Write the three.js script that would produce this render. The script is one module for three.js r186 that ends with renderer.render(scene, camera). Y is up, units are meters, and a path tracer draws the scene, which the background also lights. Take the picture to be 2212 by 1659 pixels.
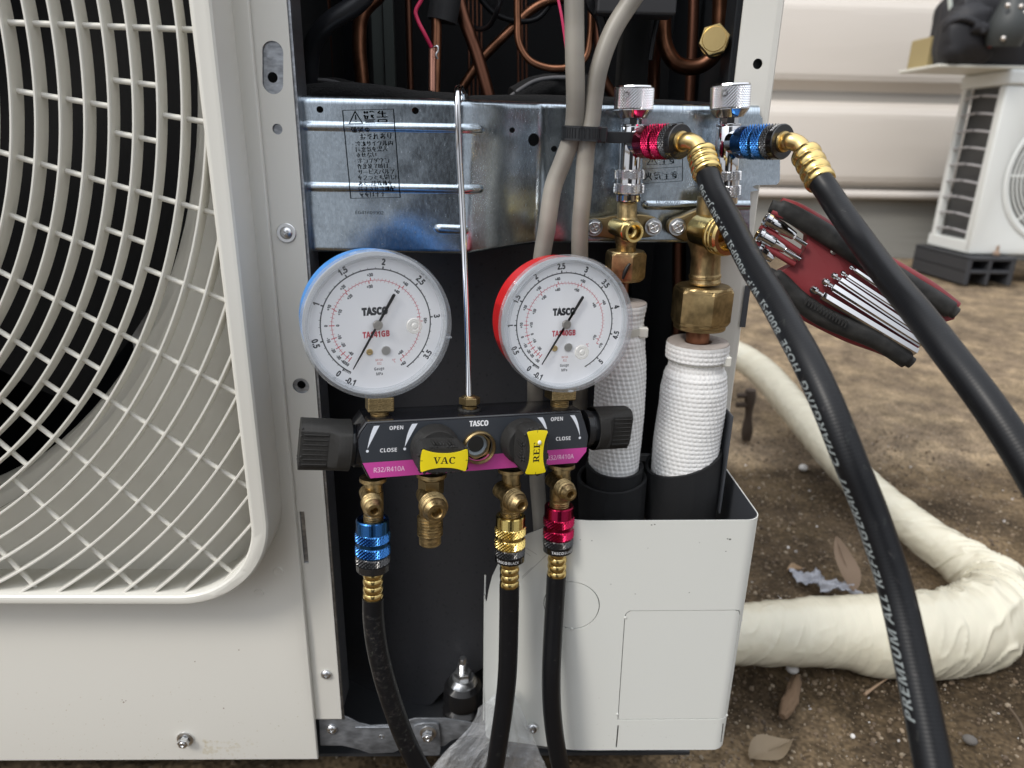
import * as THREE from 'three';
import { mergeGeometries, toCreasedNormals, mergeVertices } from 'three/addons/utils/BufferGeometryUtils.js';
import { RoundedBoxGeometry } from 'three/addons/geometries/RoundedBoxGeometry.js';
import { Brush, Evaluator, SUBTRACTION } from 'three-bvh-csg';

// ------------------------------------------------------------------ camera, sky, sun, exposure
const scene = new THREE.Scene();
const R = THREE.MathUtils.degToRad;
const V = (x, y, z) => new THREE.Vector3(x, y, z);
const EYE = V(0, 0.525, 0.42);                       // the unit's front panel is the plane z = 0, the soil is y = 0
const FOCAL = 1500, CU = 1106, CV = 829.5;           // focal length and centre of the 2212 x 1659 survey picture
const camera = new THREE.PerspectiveCamera(2 * THREE.MathUtils.radToDeg(Math.atan(CV / FOCAL)), 4 / 3, 0.01, 200);
camera.position.copy(EYE);
camera.rotation.set(R(-19.25), R(-1.76), R(1.23), 'YXZ');
camera.focus = 0.405; camera.userData.fStop = 9;
camera.updateMatrixWorld(true);
const renderer = new THREE.WebGLRenderer({ antialias: true });
renderer.toneMapping = THREE.LinearToneMapping;
renderer.toneMappingExposure = 1.1;
renderer.shadowMap.enabled = true;

{ // overcast sky: brighter towards the zenith and towards the veiled sun, dimmer low down
  const W = 256, H = 128, d = new Float32Array(W * H * 4), sun = V(-0.52, 0.72, 0.46).normalize();
  for (let j = 0; j < H; j++) for (let i = 0; i < W; i++) {
    const el = ((j + 0.5) / H - 0.5) * Math.PI, az = ((i + 0.5) / W - 0.5) * 2 * Math.PI;
    const x = Math.cos(az) * Math.cos(el), y = Math.sin(el), z = Math.sin(az) * Math.cos(el);
    const c = x * sun.x + y * sun.y + z * sun.z;
    const cloud = 0.5 + 0.5 * Math.sin(az * 3 + 2 * Math.sin(el * 5)) * Math.cos(el * 7 + az * 2);
    let l = y < 0 ? 0.25 : (0.3 + 1.25 * y + 1.0 * Math.exp((c - 1) * 5)) * (0.93 + 0.14 * cloud);
    const k = (j * W + i) * 4; d[k] = l * 0.965; d[k + 1] = l; d[k + 2] = l * 1.065; d[k + 3] = 1;
  }
  const t = new THREE.DataTexture(d, W, H, THREE.RGBAFormat, THREE.FloatType);
  t.mapping = THREE.EquirectangularReflectionMapping; t.magFilter = THREE.LinearFilter; t.minFilter = THREE.LinearFilter; t.wrapS = THREE.RepeatWrapping; t.needsUpdate = true;
  scene.background = t; scene.environment = t;
}
const sunLight = new THREE.DirectionalLight(0xfff8ee, 1.5);
sunLight.position.set(-0.52, 0.72, 0.46).multiplyScalar(6); sunLight.target.position.set(0, 0.3, 0);
sunLight.castShadow = true; sunLight.shadow.radius = 26; sunLight.shadow.mapSize.set(2048, 2048);
Object.assign(sunLight.shadow.camera, { left: -4, right: 4, top: 4, bottom: -4, near: 0.5, far: 16 });
scene.add(sunLight, sunLight.target);

// ------------------------------------------------------------------ surveying: picture position + distance -> place in the world
const ray = (u, v) => V((u - CU) / FOCAL, -(v - CV) / FOCAL, -1).applyEuler(camera.rotation);
const FWD = V(0, 0, -1).applyEuler(camera.rotation);
const A = (u, v, z) => { const d = ray(u, v); return EYE.clone().addScaledVector(d, (z - EYE.z) / d.z); };
const AY = (u, v, y) => { const d = ray(u, v); return EYE.clone().addScaledVector(d, (y - EYE.y) / d.y); };
const AX = (u, v, x) => { const d = ray(u, v); return EYE.clone().addScaledVector(d, (x - EYE.x) / d.x); };
const AD = (u, v, t) => EYE.clone().addScaledVector(ray(u, v), t);
const AP = (u, v, p, n) => { const d = ray(u, v); return EYE.clone().addScaledVector(d, p.clone().sub(EYE).dot(n) / d.dot(n)); };
const mm = (n, p) => n * p.clone().sub(EYE).dot(FWD) / FOCAL;      // n picture units at place p, in metres
const lerp = (a, b, t) => a + (b - a) * t, clamp = (x, a, b) => Math.min(b, Math.max(a, x)), sstep = (a, b, x) => { const t = clamp((x - a) / (b - a), 0, 1); return t * t * (3 - 2 * t); };

// ------------------------------------------------------------------ random numbers and noise
function rng(seed) { let s = seed | 0; return () => { s = (s + 0x6d2b79f5) | 0; let t = Math.imul(s ^ (s >>> 15), 1 | s); t = (t + Math.imul(t ^ (t >>> 7), 61 | t)) ^ t; return ((t ^ (t >>> 14)) >>> 0) / 4294967296; }; }
const hash = (x, y, z) => { let h = Math.imul(x, 374761393) ^ Math.imul(y, 668265263) ^ Math.imul(z, 2147483647 - 1274126177); h = Math.imul(h ^ (h >>> 13), 1274126177); return ((h ^ (h >>> 16)) >>> 0) / 4294967296; };
const wrap = (a, p) => p ? ((a % p) + p) % p : a;
function noise(x, y, z = 0, px = 0, py = 0) {          // value noise 0..1, periodic in x and y when asked
  const X = Math.floor(x), Y = Math.floor(y), Z = Math.floor(z), f = (t) => t * t * t * (t * (6 * t - 15) + 10);
  const a = f(x - X), b = f(y - Y), c = f(z - Z), h = (i, j, k) => hash(wrap(X + i, px), wrap(Y + j, py), Z + k);
  return lerp(lerp(lerp(h(0, 0, 0), h(1, 0, 0), a), lerp(h(0, 1, 0), h(1, 1, 0), a), b), lerp(lerp(h(0, 0, 1), h(1, 0, 1), a), lerp(h(0, 1, 1), h(1, 1, 1), a), b), c);
}
function fbm(x, y, z = 0, o = 4, p = 0, q = p) { let s = 0, a = 0.5, n = 0; for (let i = 0; i < o; i++) { s += a * noise(x, y, z + i * 17, p, q); n += a; a *= 0.5; x *= 2; y *= 2; p *= 2; q *= 2; } return s / n; }

// ------------------------------------------------------------------ textures
function tex(w, h, fn, srgb = true) {
  const d = new Uint8Array(w * h * 4);
  for (let j = 0; j < h; j++) for (let i = 0; i < w; i++) { const c = fn(i / w, j / h, i, j), k = (j * w + i) * 4; for (let n = 0; n < 3; n++) d[k + n] = clamp(Math.round((Array.isArray(c) ? c[n] : c) * 255), 0, 255); d[k + 3] = 255; }
  return finish(new THREE.DataTexture(d, w, h), srgb);
}
function finish(t, srgb) { t.wrapS = t.wrapT = THREE.RepeatWrapping; t.magFilter = THREE.LinearFilter; t.minFilter = THREE.LinearMipmapLinearFilter; t.generateMipmaps = true; if (srgb) t.colorSpace = THREE.SRGBColorSpace; t.needsUpdate = true; return t; }
function canvasTex(w, h, draw, srgb = true) { const c = document.createElement('canvas'); c.width = w; c.height = h; const g = c.getContext('2d'); draw(g, w, h); const t = new THREE.CanvasTexture(c); finish(t, srgb); t.wrapS = t.wrapT = THREE.ClampToEdgeWrapping; return t; }
const rep = (t, x, y = x) => { const c = t.clone(); c.repeat.set(x, y); c.needsUpdate = true; return c; };
const grain = tex(256, 256, (x, y) => 0.3 * noise(x * 64, y * 64, 1, 64, 64) + 0.4 * noise(x * 128, y * 128, 2, 128, 128) + 0.3 * noise(x * 256, y * 256, 3, 256, 256), false);
const clouds = tex(256, 256, (x, y) => fbm(x * 6, y * 6, 5, 5, 6), false);

// ------------------------------------------------------------------ geometry helpers (all geometry is made in world places)
function M(...list) {                                       // join geometries
  list = list.flat().filter(Boolean).map((g) => {
    const n = g.index ? g.toNonIndexed() : g;
    for (const k of Object.keys(n.attributes)) if (!['position', 'normal', 'uv'].includes(k)) n.deleteAttribute(k);
    if (!n.attributes.normal) n.computeVertexNormals();
    if (!n.attributes.uv) n.setAttribute('uv', new THREE.BufferAttribute(new Float32Array(n.attributes.position.count * 2), 2));
    n.morphAttributes = {}; n.clearGroups();
    return n;
  });
  return list.length === 1 ? list[0] : mergeGeometries(list);
}
function frame(P, dir, facing = V(0, 0, 1)) {               // matrix: local Y runs along dir, local Z towards facing
  const y = dir.clone().normalize(), z = facing.clone().addScaledVector(y, -facing.dot(y));
  if (z.lengthSq() < 1e-8) z.set(y.y, y.z, y.x).addScaledVector(y, -(y.y * y.x + y.z * y.y + y.x * y.z));
  z.normalize(); const x = y.clone().cross(z);
  return new THREE.Matrix4().makeBasis(x, y, z).setPosition(P);
}
const put = (g, P, dir, facing) => g.applyMatrix4(frame(P, dir, facing));
function turned(profile, P, dir, seg = 32, facing, crease = 0.55) {   // [radius, height] pairs turned about dir at P
  const g = new THREE.LatheGeometry(profile.map(([r, h]) => new THREE.Vector2(Math.max(r, 0), h)), seg);
  return put(toCreasedNormals(g, crease), P, dir, facing);
}
function prism(shape, depth, bevel = 0, seg = 24) {         // an extrusion from z = -depth to z = 0 (its front)
  const g = new THREE.ExtrudeGeometry(shape, { depth: depth - 2 * bevel, bevelEnabled: bevel > 0, bevelThickness: bevel, bevelSize: bevel, bevelOffset: -bevel, bevelSegments: bevel > 0 ? 3 : 0, curveSegments: seg });
  g.translate(0, 0, -depth + bevel);
  return bevel > 0 ? toCreasedNormals(g, 0.5) : g;
}
function poly(pts) { const s = new THREE.Shape(); pts.forEach(([x, y], i) => (i ? s.lineTo(x, y) : s.moveTo(x, y))); s.closePath(); return s; }
function smoothPoly(pts, tension = 0.5, n = 12) { const c = new THREE.CatmullRomCurve3(pts.map(([x, y]) => V(x, y, 0)), true, 'catmullrom', tension); return poly(c.getPoints(pts.length * n).slice(0, -1).map((p) => [p.x, p.y])); }
function rrect(x0, y0, x1, y1, r, T = THREE.Shape) { const s = new T(); s.moveTo(x0 + r, y0); s.lineTo(x1 - r, y0); s.absarc(x1 - r, y0 + r, r, -Math.PI / 2, 0); s.lineTo(x1, y1 - r); s.absarc(x1 - r, y1 - r, r, 0, Math.PI / 2); s.lineTo(x0 + r, y1); s.absarc(x0 + r, y1 - r, r, Math.PI / 2, Math.PI); s.lineTo(x0, y0 + r); s.absarc(x0 + r, y0 + r, r, Math.PI, 1.5 * Math.PI); return s; }
const circle = (x, y, r, T = THREE.Path) => { const p = new T(); p.absarc(x, y, r, 0, 2 * Math.PI, false); return p; };
function ngon(n, r, rot = 0) { return poly(Array.from({ length: n }, (_, i) => [r * Math.cos(rot + i * 2 * Math.PI / n), r * Math.sin(rot + i * 2 * Math.PI / n)])); }
function hex(r, h, P, dir, facing, bevel = 0.0006, rot = 0) { // hex prism standing on P along dir; r to the corners
  return put(prism(ngon(6, r, rot), h, bevel).translate(0, 0, h).rotateX(-Math.PI / 2), P, dir, facing);
}
function nut(r, h, P, dir, facing, rot = 0, bore = 0) {       // a flare nut: hex with turned chamfers at its ends
  const n = 72, rows = [], f = Math.cos(Math.PI / 6) * r, c = 0.13 * h;
  const hr = (a) => f / Math.cos(((a - rot + Math.PI * 12) % (Math.PI / 3)) - Math.PI / 6);
  const lv = [[0, 0.86], [0.35 * c, 0.93], [c, 1], [h - c, 1], [h - 0.35 * c, 0.93], [h, 0.86]];
  for (const [y, k] of lv) { const ring = []; for (let i = 0; i <= n; i++) { const a = i / n * 2 * Math.PI, q = Math.min(hr(a), k === 1 ? 9 : k === 0.93 ? f + (r - f) * 0.45 : f * 0.985); ring.push(V(q * Math.cos(a), y, q * Math.sin(a))); } rows.push(ring); }
  rows.unshift(rows[0].map(() => V(0, 0, 0))); rows.push(rows[1].map(() => V(0, h, 0)));
  return put(toCreasedNormals(skin(rows), 0.35), P, dir, facing);
}
function skin(rows, uvfn) {                                  // surface through rows of points
  const n = rows.length, m = rows[0].length, p = [], uv = [], ix = [];
  rows.forEach((r, j) => r.forEach((q, i) => { p.push(q.x, q.y, q.z); const w = uvfn ? uvfn(i, j, q) : [i / (m - 1), j / (n - 1)]; uv.push(w[0], w[1]); }));
  for (let j = 0; j < n - 1; j++) for (let i = 0; i < m - 1; i++) { const a = j * m + i; ix.push(a, a + m, a + 1, a + 1, a + m, a + m + 1); }
  const g = new THREE.BufferGeometry(); g.setAttribute('position', new THREE.Float32BufferAttribute(p, 3)); g.setAttribute('uv', new THREE.Float32BufferAttribute(uv, 2)); g.setIndex(ix); g.computeVertexNormals();
  return g;
}
const curveOf = (pts) => pts.length === 2 ? new THREE.LineCurve3(pts[0], pts[1]) : new THREE.CatmullRomCurve3(pts, false, 'centripetal');
function sweep(pts, rad, o = {}) {                           // a round thing along a path; rad may be a function of (t, angle, metres along)
  const c = pts.getPointAt ? pts : curveOf(pts), n = o.n || (pts.length || 8) * 8, m = o.m || 16, L = c.getLength(), rf = typeof rad === 'function' ? rad : () => rad;
  const face = o.facing || V(0, 0, 1), rows = [];
  for (let j = 0; j <= n; j++) {
    const t = j / n, q = c.getPointAt(t), T = c.getTangentAt(t), N = face.clone().addScaledVector(T, -face.dot(T)).normalize(), B = T.clone().cross(N), row = [];
    for (let i = 0; i <= m; i++) { const a = (i / m * 2 - 1) * Math.PI, r = rf(t, a, t * L); row.push(q.clone().addScaledVector(N, r * Math.cos(a)).addScaledVector(B, r * Math.sin(a))); }
    rows.push(row);
  }
  const mean = (r) => r.slice(0, -1).reduce((s, p) => s.add(p), V(0, 0, 0)).divideScalar(m), caps = o.caps !== false;
  const g = skin(rows, (i, j) => o.textUv ? [1 - j / n, i / m] : [i / m * (o.round || 2 * Math.PI * rf(0.5, 0, L / 2)), j / n * L]);
  if (!caps) return g;
  const lid = (r, flip) => { const k = mean(r), q = r.map(() => k); return skin(flip ? [q, r] : [r, q]); };
  return M(g, lid(rows[0], true), lid(rows[n], false));
}
function knurl(R0, h, P, dir, o = {}) {                      // diamond knurling cut in a cylinder
  const nA = o.around || 34, nH = o.high || 3, amp = o.amp || R0 * 0.06, k = 4, rows = [], tri = (w) => 1 - Math.abs(2 * (w - Math.floor(w)) - 1);
  const J = nH * k, I = nA * k;
  for (let j = 0; j <= J; j++) { const row = []; for (let i = 0; i <= I; i++) { const x = i / k, y = j / k, e = Math.min(1, Math.min(j, J - j) / 1.5), d = Math.min(tri((x + y) / 1), tri((x - y) / 1)), a = i / I * 2 * Math.PI, r = R0 - amp + amp * d * e; row.push(V(r * Math.cos(a), j / J * h, r * Math.sin(a))); } rows.push(row); }
  const c0 = rows[0].map(() => V(0, 0, 0)), c1 = rows[0].map(() => V(0, h, 0));
  const g = skin([c0, ...rows, c1]).toNonIndexed(); g.computeVertexNormals();
  return put(g, P, dir, o.facing);
}
function box(w, h, d, c, r = 0, s = 2) { const g = r ? new RoundedBoxGeometry(w, h, d, s, r) : new THREE.BoxGeometry(w, h, d); return g.translate(c.x, c.y, c.z); }
const ball = (r, c, s = 16) => new THREE.SphereGeometry(r, s, s).translate(c.x, c.y, c.z);
function thread(r, h, P, dir, turns, depth, facing) { const p = [[0, 0]]; for (let i = 0; i <= turns; i++) { const y = i / turns * h; p.push([r - depth, y]); if (i < turns) { p.push([r, y + 0.35 * h / turns], [r, y + 0.65 * h / turns]); } } p.push([0, h]); return turned(p, P, dir, 32, facing, 0.3); }

// ------------------------------------------------------------------ things and parts
const count = {}, numbered = (n) => { count[n] = (count[n] || 0) + 1; return count[n] === 1 ? n : n + '_' + String(count[n] - 1).padStart(3, '0'); };
const rootOf = new Map();
function tag(o, label, category, group) { Object.assign(o.userData, { label, category }); if (group) o.userData.group = group; return o; }
function thing(name, label, category, P, group) { const o = new THREE.Group(); o.name = numbered(name); o.position.copy(P); scene.add(o); rootOf.set(o, P.clone()); return tag(o, label, category, group); }
function part(parent, name, geo, mat, label) {
  const P = rootOf.get(parent), g = Array.isArray(geo) ? M(...geo) : geo; g.translate(-P.x, -P.y, -P.z);
  const m = new THREE.Mesh(g, mat); m.name = name; parent.add(m); rootOf.set(m, P); if (label) m.userData.label = label; return m;
}
function again(parent, src, name, from, to, turn = 0) {      // the same part in another place
  const m = new THREE.Mesh(src.geometry, src.material); m.name = name;
  if (turn) { m.rotation.z = turn; }
  m.position.copy(to).sub(from); parent.add(m); rootOf.set(m, rootOf.get(parent)); return m;
}
function solo(name, label, category, geo, mat, P, group) { const g = Array.isArray(geo) ? M(...geo) : geo; g.translate(-P.x, -P.y, -P.z); const m = new THREE.Mesh(g, mat); m.name = numbered(name); m.position.copy(P); scene.add(m); return tag(m, label, category, group); }
function setting(name, geo, mat, kind = 'structure') { const m = new THREE.Mesh(Array.isArray(geo) ? M(...geo) : geo, mat); m.name = numbered(name); scene.add(m); m.userData.kind = kind; return m; }

// ------------------------------------------------------------------ materials
const mat = (color, roughness = 0.5, o = {}) => new THREE.MeshPhysicalMaterial({ color: Array.isArray(color) ? new THREE.Color().setRGB(...color) : color, roughness, ...o });
const metal = (color, roughness, o = {}) => mat(color, roughness, { metalness: 1, ...o });
const cream = mat([0.68, 0.665, 0.61], 0.42, { bumpMap: rep(grain, 90), bumpScale: 0.00002 });
const creamPlastic = mat([0.68, 0.665, 0.605], 0.38);
const coverPaint = mat([0.715, 0.725, 0.685], 0.42, { bumpMap: rep(grain, 90), bumpScale: 0.00002 });
const greyPrimer = mat([0.06, 0.065, 0.075], 0.5);
const galvMap = tex(512, 512, (x, y) => { const s = fbm(x * 40, y * 90, 3, 3, 40, 90), c = noise(x * 26, y * 26, 7, 26, 26), v = 0.66 + 0.2 * (s - 0.5) + 0.16 * (c - 0.5); return [v * 0.98, v, v * 1.03]; });
const galvRough = tex(512, 512, (x, y) => 0.34 + 0.35 * (fbm(x * 60, y * 60, 9, 3, 60) - 0.3), false);
const galv = metal([0.95, 0.95, 0.95], 1, { map: rep(galvMap, 9), roughnessMap: rep(galvRough, 9) });
const galvDark = metal([0.55, 0.57, 0.6], 0.5);
const zinc = metal([0.72, 0.73, 0.74], 0.28);
const chrome = metal([0.7, 0.7, 0.71], 0.06);
const satinChrome = metal([0.76, 0.76, 0.77], 0.14);
const tarnish = tex(256, 256, (x, y) => { const f = fbm(x * 10, y * 10, 4, 5, 10); const v = 0.72 + 0.5 * (f - 0.4); return [v, v * 0.98, v * 0.95]; });
const brass = metal([0.7, 0.52, 0.23], 0.3, { bumpMap: rep(grain, 3), bumpScale: 0.00001 });
const brassOld = metal([0.72, 0.56, 0.3], 0.4, { map: rep(tarnish, 2), bumpMap: rep(grain, 2), bumpScale: 0.00003 });
const brassBright = metal([0.74, 0.55, 0.22], 0.22);
const copper = metal([0.52, 0.25, 0.155], 0.36, { map: rep(tarnish, 8) });
const copperDull = metal([0.22, 0.1, 0.065], 0.42);
const rubber = mat([0.008, 0.0085, 0.01], 0.4, { specularIntensity: 0.6, bumpMap: rep(grain, 30), bumpScale: 0.00008 });
const rubberDusty = mat([0.036, 0.036, 0.036], 0.6, { map: rep(tex(256, 256, (x, y) => { const f = fbm(x * 9, y * 9, 8, 5, 9); const v = 0.62 + 0.7 * (f - 0.45); return [v * 1.02, v, v * 0.96]; }), 25), bumpMap: rep(grain, 60), bumpScale: 0.00012 });
const blackPlastic = mat([0.015, 0.016, 0.018], 0.32);
const felt = mat([0.006, 0.006, 0.0065], 0.95, { bumpMap: rep(grain, 25), bumpScale: 0.0008 });
const foamBlack = mat([0.011, 0.0115, 0.013], 0.8, { bumpMap: rep(grain, 18), bumpScale: 0.00025 });
const blackAnod = mat([0.01, 0.01, 0.012], 0.2, { clearcoat: 0.4, clearcoatRoughness: 0.1 });
const anodBlue = metal([0.035, 0.13, 0.34], 0.24), anodRed = metal([0.33, 0.014, 0.055], 0.24), anodGold = metal([0.72, 0.55, 0.19], 0.18), anodBlack = mat([0.012, 0.012, 0.013], 0.25, { clearcoat: 0.5, clearcoatRoughness: 0.15 });
const dark = mat([0.006, 0.006, 0.007], 0.8);
const white = mat([0.8, 0.8, 0.78], 0.6);
// ================================================================== THE OUTDOOR UNIT
const UX0 = -0.96, UX1 = 0.178, UTOP = 1.12, UBOT = 0.0645, UBACK = -0.34, SIDEZ = -0.055;
const unit = thing('outdoor_unit', 'large cream outdoor air conditioner with its service cover off and round fan grille', 'air conditioner', V(-0.35, UBOT, -0.15));

// --- front panel, fan shroud and grille
const FX0 = -0.871, FX1 = -0.1407, FY0 = 0.231, FY1 = 0.93, GC = V(-0.506, 0.58, 0);
{
  const s = poly([[UX0, UBOT], [-0.1329, UBOT], [-0.1318, UTOP], [UX0, UTOP]]);
  s.holes.push(rrect(FX0 + 0.004, FY0 + 0.004, FX1 - 0.004, FY1 - 0.004, 0.06, THREE.Path));
  const speck = canvasTex(1024, 512, (g, w, h) => {           // rust specks and soil splashes low on the panel
    g.fillStyle = '#fff'; g.fillRect(0, 0, w, h); const r = rng(5);
    const to = (u, v) => { const p = A(u, v, 0); return [(p.x + 0.36) / 0.24 * w, h - (p.y - 0.06) / 0.12 * h]; };
    for (let i = 0; i < 260; i++) { const u = r() * 690, v = 1640 - Math.pow(r(), 2.2) * 160, [x, y] = to(u, v); g.fillStyle = `rgba(${120 + r() * 40},${95 + r() * 40},60,${0.12 + 0.4 * r()})`; g.beginPath(); g.arc(x, y, 0.5 + 1.1 * r(), 0, 7); g.fill(); }
    for (const [u, v, k] of [[267, 1517, 3], [272, 1514, 2], [264, 1512, 1.5], [483, 1530, 2.5], [516, 1404, 2], [421, 1429, 2]]) { const [x, y] = to(u, v); g.fillStyle = '#6b4a33'; g.beginPath(); g.arc(x, y, k * 0.8, 0, 7); g.fill(); }
    for (let i = 0; i < 90; i++) { const [x, y] = to(440 + 130 * r() * r(), 1600 + 30 * r()); g.fillStyle = 'rgba(190,175,120,.10)'; g.beginPath(); g.arc(x, y, 2 + 5 * r(), 0, 7); g.fill(); }
  });
  const pm = cream.clone(); pm.map = speck;
  const g = prism(s, 0.004, 0.0012);
  const p = g.attributes.position, uv = g.attributes.uv; for (let i = 0; i < p.count; i++) uv.setXY(i, (p.getX(i) + 0.36) / 0.24, (p.getY(i) - 0.06) / 0.12);
  pm.bumpMap = null;
  const fp = part(unit, 'front_panel', g, pm);
  for (const [u, v] of [[601, 1234], [559, 1281]]) { const c = A(u, v, 0); part(fp, 'dimple', turned([[0.0036, -0.0002], [0.0031, 0.0006], [0.002, 0.0002], [0, 0.00005]], c, V(0, 0, 1), 20), cream); }
  { const c = A(401, 1595, 0); hexBolt(fp, c, 0.0043); }
  // orifice plate and bell mouth
  const OC = V(-0.5, 0.585, 0), RO = 0.331;
  const o = rrect(FX0 + 0.006, FY0 + 0.006, FX1 - 0.006, FY1 - 0.006, 0.058); o.holes.push(circle(OC.x, OC.y, RO + 0.014));
  const bell = []; for (let i = 0; i <= 10; i++) { const a = i / 10 * Math.PI / 2; bell.push([RO + 0.014 - 0.014 * Math.sin(a), -0.018 + 0.016 * Math.cos(a)]); } bell.push([RO, -0.05], [RO + 0.004, -0.05]);
  part(unit, 'fan_shroud', [prism(o, 0.003, 0, 96).translate(0, 0, -0.0005), turned(bell, OC.clone().setZ(-0.0022), V(0, 0, 1), 128)], creamPlastic);
}
function hexBolt(parent, c, r, dir = V(0, 0, 1)) {
  part(parent, 'bolt', [turned([[0, 0], [r * 1.5, 0], [r * 1.46, 0.0011], [r * 1.15, 0.0017], [r * 1.0, 0.002]], c, dir, 28), hex(r, 0.0052, c.clone().addScaledVector(dir, 0.001), dir, V(0.3, 1, 0.2), 0.0007), ...cross(c.clone().addScaledVector(dir, 0.0063), dir, r * 0.45)], zinc);
}
function cross(c, dir, s) { return [0, 1].map((k) => put(new THREE.TorusGeometry(s, s * 0.3, 6, 14), c, V(0.35, 1, k), dir)).slice(0, 1); }
{
  const outer = rrect(FX0, FY0, FX1, FY1, 0.064), ix0 = FX0 + 0.0118, ix1 = -0.1525, iy0 = 0.2384, iy1 = FY1 - 0.0074, ir = 0.053;
  outer.holes.push(rrect(ix0, iy0, ix1, iy1, ir, THREE.Path));
  const grille = part(unit, 'fan_grille', prism(outer, 0.0325, 0.003, 24).translate(0, 0, 0.0305), creamPlastic);
  const inside = (x, y, m = 0.003) => { const dx = Math.max(ix0 + ir - x, x - (ix1 - ir), 0), dy = Math.max(iy0 + ir - y, y - (iy1 - ir), 0); return x > ix0 - m && x < ix1 + m && y > iy0 - m && y < iy1 + m && Math.hypot(dx, dy) < ir + m; };
  const at = (r, a) => [GC.x + r * Math.cos(a), GC.y + r * Math.sin(a)];
  const blade = (r, a0, a1) => {                            // a deep thin bar bent round the fan axis
    const n = Math.max(4, Math.ceil((a1 - a0) / 0.018)), w = 0.00085, z0 = 0.0155, z1 = 0.0262, rows = [];
    for (let j = 0; j <= n; j++) { const a = lerp(a0, a1, j / n), q = (d, z) => V(GC.x + (r + d) * Math.cos(a), GC.y + (r + d) * Math.sin(a), z); rows.push([q(-w * 0.75, z0), q(w * 0.75, z0), q(w, z1 - 0.0009), q(w * 0.55, z1), q(-w * 0.55, z1), q(-w, z1 - 0.0009), q(-w * 0.75, z0)]); }
    return toCreasedNormals(skin(rows), 0.4);
  };
  for (let j = -22; j <= 16; j++) {
    const r = 0.345 + 0.01243 * j, N = 720, ok = Array.from({ length: N }, (_, i) => inside(...at(r, i / N * 2 * Math.PI)));
    if (ok.every(Boolean)) { part(grille, 'ring_bar', blade(r, 0, 2 * Math.PI), creamPlastic); continue; }
    for (let i = 0; i < N; i++) if (ok[i] && !ok[(i + N - 1) % N]) { let k = i; while (ok[(k + 1) % N]) k++; if (k - i > 3) part(grille, 'ring_bar', blade(r, i / N * 2 * Math.PI, k / N * 2 * Math.PI), creamPlastic); }
  }
  const spoke = (deg, r0, r1) => {
    const a = R(deg); let e = r1; while (e > r0 && !inside(...at(e, a), 0.001)) e -= 0.002; if (e - r0 < 0.004) return;
    const P = V(...at(r0, a), 0.0205), Q = V(...at(e, a), 0.0205);
    part(grille, 'spoke_bar', sweep([P, Q], 0.00155, { n: 1, m: 10, facing: V(0, 0, 1) }), creamPlastic);
  };
  for (let k = -8; k <= 15; k++) {
    const d = -0.7 - 14.62 * k;
    spoke(d, 0.10, 0.56);
    spoke(d - 7.15, 0.2572, 0.308); spoke(d - 4.7, 0.308, 0.332); spoke(d - 9.55, 0.308, 0.332); spoke(d - 7.15, 0.333, 0.56);
  }
  part(grille, 'hub_cap', turned([[0, 0.004], [0.085, 0.003], [0.095, 0], [0.096, -0.008], [0, -0.008]], V(GC.x, GC.y, 0.0235), V(0, 0, 1), 64), creamPlastic);
}
// --- fan, motor stay and finned coil behind the grille
{
  const fan = [], C = V(-0.5, 0.585, -0.075);
  for (let b = 0; b < 3; b++) {
    const rows = []; for (let j = 0; j <= 10; j++) { const r = lerp(0.05, 0.318, j / 10), row = []; for (let i = 0; i <= 14; i++) { const s = i / 14, a = b * 2.0944 + 0.9 + s * (1.35 + 0.15 * Math.sin(j)) + 0.35 * j / 10; row.push(V(C.x + r * Math.cos(a), C.y + r * Math.sin(a), C.z + 0.04 - 0.085 * s + 0.01 * Math.sin(s * 3.1))); } rows.push(row); }
    fan.push(skin(rows));
  }
  const fanPart = part(unit, 'fan', [...fan, turned([[0, 0.05], [0.05, 0.045], [0.056, 0.03], [0.056, -0.04]], C, V(0, 0, 1), 40)], mat([0.008, 0.008, 0.0085], 0.75, { specularIntensity: 0.35 }));
  part(unit, 'motor_stay', [box(0.022, 1.0, 0.012, V(-0.272, 0.6, -0.12)), box(0.022, 1.0, 0.012, V(-0.73, 0.6, -0.12)), box(0.004, 1.0, 0.02, V(-0.259, 0.6, -0.115))], galvDark);
  const fins = tex(512, 8, (x) => { const k = (x * 128) % 1; return k < 0.3 ? 0.9 : 0.25; }, true);
  part(unit, 'heat_exchanger', box(0.82, 1.0, 0.02, V(-0.53, 0.6, -0.3)), mat([0.005, 0.008, 0.014], 0.7, { specularIntensity: 0.3,  map: rep(fins, 3, 1) }));
}
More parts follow.
